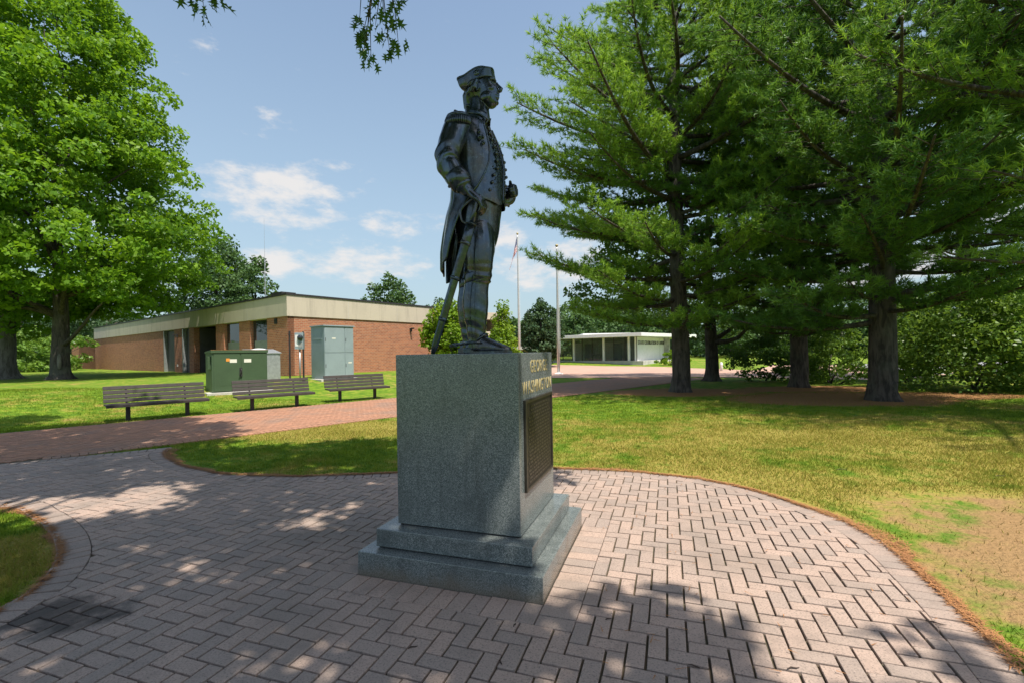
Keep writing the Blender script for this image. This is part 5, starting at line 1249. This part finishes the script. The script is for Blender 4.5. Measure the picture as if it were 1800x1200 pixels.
# ------------------------------------------------------------------ the oak that shades the plaza: its crown hangs over the photographer
SH = [tuple(hit(*p)[:2]) for p in [(-150, 742), (200, 728), (390, 742), (400, 790), (690, 772), (690, 838), (960, 836), (990, 880), (985, 955), (1015, 1010), (1090, 1080), (1220, 1108), (1330, 1140), (1370, 1078), (1480, 1046), (1560, 1062), (1690, 1160)]] + [(2.0, 1.4), (.6, -1.2), (-5, -2.2), (-13, 1), (-15, 7)]
SHP = np.array(SH); g = np.random.default_rng(77); cot = 1 / math.tan(SUN_EL)
oak = empty('oak_tree', (-1.8, -5.6, 0), 0, 'overhanging oak whose leafy twigs reach down into the sky above the statue', 'tree'); ob_ = np.array((-1.8, -5.6, 0.))
G = np.stack([g.uniform(-15, 3.4, 5200), g.uniform(-2.5, 12.5, 5200)], 1); inside = sdf(G, SHP)
gap = fbm(G[:, 0], G[:, 1], 1.05, 8, 3)
G = G[(G[:, 0] > -1.2 * G[:, 1] - 3.0) & (inside < .10) & (gap < .60 + .11 * sstep(-.2, -1.0, inside))]
def oak_pos(gp, hh): return np.array((gp[0] + SUN_H.x * cot * hh, gp[1] + SUN_H.y * cot * hh, hh))
OC = []
for gp in G:
    hmin = 6.2
    for _ in range(30):
        p = oak_pos(gp, hmin + .6)
        if p[1] < .3 or (p[2] - .9 - EYE) / p[1] > .80 or abs(p[0] / p[1]) > 1.3: break
        hmin += .35
    OC.append(oak_pos(gp, hmin + .7 + g.random() ** 1.5 * 3.0))
OC = np.array(OC); nl_ = 50000; k = g.integers(0, len(OC), nl_); off = unit(g.normal(size=(nl_, 3))) * (.42 * g.random(nl_) ** .5)[:, None]; off[:, 2] *= .45
P = OC[k] + off
vis = (P[:, 1] > .3) & ((P[:, 2] - .12 - EYE) / np.maximum(P[:, 1], .3) < .775) & (np.abs(P[:, 0] / np.maximum(P[:, 1], .3)) < 1.18); P = P[~vis]
gp_ = P[:, :2] - np.array((SUN_H.x, SUN_H.y)) * cot * P[:, 2:3]; qa, qb = ped_local(gp_)      # a gap in the crown lets the sun onto the inscribed side
P = P[~((qa > -.30) & (qa < .64) & (qb > -.14) & (qb < .92) & (fbm(gp_[:, 0], gp_[:, 1], 4, 3) < .66))]
V, F, t = leaf_quads(P - ob_, np.zeros_like(P), .22, 1.0, .6, None, .62, g); link('crown', np_mesh('crown', V, F, t), M_OAK, oak)
trunk_mesh(oak, np.zeros(3), 13, .42, M_BARK_DARK, 1.5, (.6, .8), g=g)
def seen(p): return p[1] > .2 and (p[2] - EYE) / p[1] < .80 and abs(p[0] / p[1]) < 1.25
for q in g.choice(len(OC), 34, replace=False):
    a0 = np.array((.2, .2, g.uniform(4.5, 8.5))); e0 = OC[q] - ob_
    if any(seen(a0 + ob_ + (e0 - a0) * t) for t in np.linspace(0, 1, 12)): continue
    limb_mesh('limb', oak, a0, e0, .10, .02, M_BARK_DARK, .14, g)
# lobed leaves on the twig tips that hang into view
def lobed():
    pts = [(0, -.5), (.035, -.30), (.22, -.34), (.07, -.14), (.36, -.02), (.085, .06), (.34, .30), (.06, .22), (0, .55)]
    return pts + [(-x, y) for x, y in pts[-2:0:-1]]
LOB = np.array(lobed())
def sprig(tips, D_, anchor_px, seed, size=.17):
    g = np.random.default_rng(seed); A = np.array(at(*anchor_px, D_ - .2)) - ob_
    for (px, py) in tips:
        e = np.array(at(px, py, D_ + g.uniform(-.25, .25))) - ob_; m_ = (A + e) / 2 + np.array((g.normal() * .05, 0, .12))
        MB().tube([Vector(q) for q in spline([tuple(A), tuple(m_), tuple(e)], 5)], [.011 - .0008 * i for i in range(11)], 5).build('twig', M_BARK_DARK, oak, True)
        for k_ in range(6):
            c = Vector(e) + Vector(g.normal(size=3) * .055) + Vector((0, 0, .03)); n_ = Vector(unit(g.normal(size=3) * .8 + np.array((0, -.55, .45)))); d = Vector(unit(c - Vector(m_) + Vector(g.normal(size=3) * .16) + Vector((0, 0, -.05))))
            s_ = d.cross(n_).normalized(); n_ = s_.cross(d); L = size * g.uniform(.75, 1.15)
            vs = [c + d * (y + .5) * L + s_ * (x * L) + n_ * (abs(x) * L * .35 - .12 * L * (y + .5) ** 2) for x, y in LOB]
            me = bpy.data.meshes.new('oak_leaf'); me.from_pydata([tuple(v) for v in vs] + [tuple(c + d * .5 * L)], [], [(i, (i + 1) % 16, 16) for i in range(16)])
            at2 = me.attributes.new('tint', 'FLOAT', 'POINT'); at2.data.foreach_set('value', [g.random()] * 17); link('leaf', me, M_OAK, oak)
sprig([(632, 38), (645, 62), (640, 92), (652, 104), (668, 12), (690, 22), (676, 40), (700, 75), (684, 84), (660, 44), (697, 8), (636, 68)], 5.6, (668, -70), 5)
sprig([(345, 4), (358, 12), (372, 3)], 5.6, (352, -60), 6)

# ------------------------------------------------------------------ grass blades, needle litter along the paving edge, fallen bits
g = np.random.default_rng(31); N0 = 620000
yy = 1.9 + (g.random(N0) ** 1.5) * 15; sx = g.uniform(-1.14, 1.14, N0); xx = sx * yy
keep = np.ones(N0, bool)
nnv = .7071 * (yy - xx); onpath = (nnv > PN0 - .03) & (nnv < PN1 + .02)
dpl = np.full(N0, 9.0); nearp = (np.hypot(xx + 1, yy - 4) < 9.5) & (yy < 10); 
def sdf_grid():
    gx_ = np.arange(-13, 5, .06); gy_ = np.arange(-1, 11, .06); A, Bq = np.meshgrid(gx_, gy_); return gx_, gy_, sdf(np.stack([A.ravel(), Bq.ravel()], 1), POLY).reshape(A.shape)
sgx, sgy, SG = sdf_grid()
ixs = np.clip(((xx + 13) / .06).astype(int), 0, len(sgx) - 1); iys = np.clip(((yy + 1) / .06).astype(int), 0, len(sgy) - 1); dpl = np.where((xx > -13) & (xx < 4.9) & (yy < 10.9), SG[iys, ixs], 9.)
dens_n = fbm(xx, yy, 1.3, 21); soil = np.maximum(0, 1 - ((xx - 4.5) / 1.7) ** 2 - ((yy - 4.0) / 1.4) ** 2) + .7 * np.maximum(0, 1 - ((xx - 3.3) / 1.0) ** 2 - ((yy - 2.9) / 1.0) ** 2)
lit = np.zeros(N0)
for (lx, ly, lr) in LITTER: lit = np.maximum(lit, 1 - ((xx - lx) / lr) ** 2 - ((yy - ly) / (lr * .62)) ** 2)
keep = ~onpath & (dpl > .26 * fbm(xx, yy, 2.6, 55) - .075 + .05 * g.random(N0)) & (g.random(N0) > np.clip(2.2 * soil * (dens_n + .35), 0, .97)) & (g.random(N0) > np.clip(1.4 * lit, 0, .9)) & (g.random(N0) < .35 + 1.0 * dens_n)
xx, yy, dn = xx[keep], yy[keep], dens_n[keep]; n = len(xx); zz = terrain(xx, yy)
hgt = g.uniform(.018, .05, n) * (.65 + .8 * dn) * (1 + .6 * (g.random(n) > .985)); w = g.uniform(.004, .008, n) * (1 + yy * .09); az = g.uniform(0, 6.28, n); le = g.uniform(.2, 1.1, n) * hgt; la = g.uniform(0, 6.28, n)
Bx = np.stack([np.cos(az), np.sin(az), np.zeros(n)], 1) * w[:, None] * .5; P = np.stack([xx, yy, zz - .003], 1); T = P + np.stack([np.cos(la) * le, np.sin(la) * le, hgt], 1)
tag(link('grass', np_mesh('grass', np.stack([P - Bx, P + Bx, T], 1).reshape(-1, 3), np.arange(3 * n).reshape(-1, 3), np.repeat(g.random(n), 3)), M_BLADE), 'short mown grass blades with dry patches', 'grass', None, 'stuff')
M_LITTER = plain('fallen_needles', (.40, .185, .07), .9, 0, .25, 40, 0)
n = 21000; md = POLY + seg / 2; okl = (np.arange(len(POLY)) < 82) | ((md[:, 0] > -6.2) & (md[:, 0] < -3) & (md[:, 1] > 2.2) & (md[:, 1] < 5.3)); ei = g.choice(len(POLY), n, p=L_ * okl / (L_ * okl).sum()); tt_ = g.random(n)[:, None]
ep = POLY[ei] + seg[ei] * tt_; en = unit(np.stack([-seg[ei][:, 1], seg[ei][:, 0]], 1)) * (-1 if ccw else 1); wd = .21 * np.clip(fbm(ep[:, 0], ep[:, 1], 1.9, 41) * 3 - 1.15, .03, 1)
ep = ep + en * (-.03 + wd * g.random(n) ** 1.3)[:, None]; gxx, gyy = ep[:, 0], ep[:, 1]
px_, py_ = g.uniform(.4, 3, 90), g.uniform(2.2, 5.5, 90)
ax_ = np.concatenate([gxx, px_]); ay_ = np.concatenate([gyy, py_]); n = len(ax_); onp = SG[np.clip(((ay_ + 1) / .06).astype(int), 0, len(sgy) - 1), np.clip(((ax_ + 13) / .06).astype(int), 0, len(sgx) - 1)] < 0
P = np.stack([ax_, ay_, terrain(ax_, ay_) + np.where(onp, .0235, .008) + g.uniform(0, .014, n)], 1); a = g.uniform(0, 6.28, n); d = np.stack([np.cos(a), np.sin(a), g.normal(size=n) * .05], 1); L = g.uniform(.03, .085, n)[:, None]; s_ = np.stack([-np.sin(a), np.cos(a), np.zeros(n)], 1) * .0034
tag(link('needle_litter', np_mesh('needle_litter', np.stack([P - s_, P + s_, P + d * L], 1).reshape(-1, 3), np.arange(3 * n).reshape(-1, 3)), M_LITTER), 'rusty fallen pine needles along the paving edge', 'needles', None, 'stuff')
M_TWIG = plain('fallen_twig', (.07, .045, .035), .9, 0, .2, 30, 0)
for i, (px, py, ln, an) in enumerate([(1070, 1095, .045, .3), (1645, 1102, .10, -.5), (1690, 1010, .05, .8), (1612, 1003, .08, 2.2), (1395, 1183, .07, .1), (1220, 1178, .06, 2.6), (905, 1105, .04, 1.2), (726, 1145, .06, .4), (880, 1172, .04, 2.0), (1636, 1035, .05, .4), (1480, 828, .16, .1), (1758, 840, .18, .2)]):
    p = hit(px, py); z = .024 if sdf(np.array([[p.x, p.y]]), POLY)[0] < 0 else .03
    ln *= .45; o = MB().tube([(-ln, 0, 0), (-ln * .3, ln * .12, .003), (ln * .4, -.1 * ln, .002), (ln, .05 * ln, 0)], [.0025, .004, .003, .0015], 6).build('fallen_twig', M_TWIG); o.location = (p.x, p.y, p.z + z); o.rotation_euler = (0, 0, an)
    tag(o, 'small dark fallen twig lying on the pavers' if i < 10 else 'pale fallen stick lying on the dry grass', 'twig', 'fallen twigs')
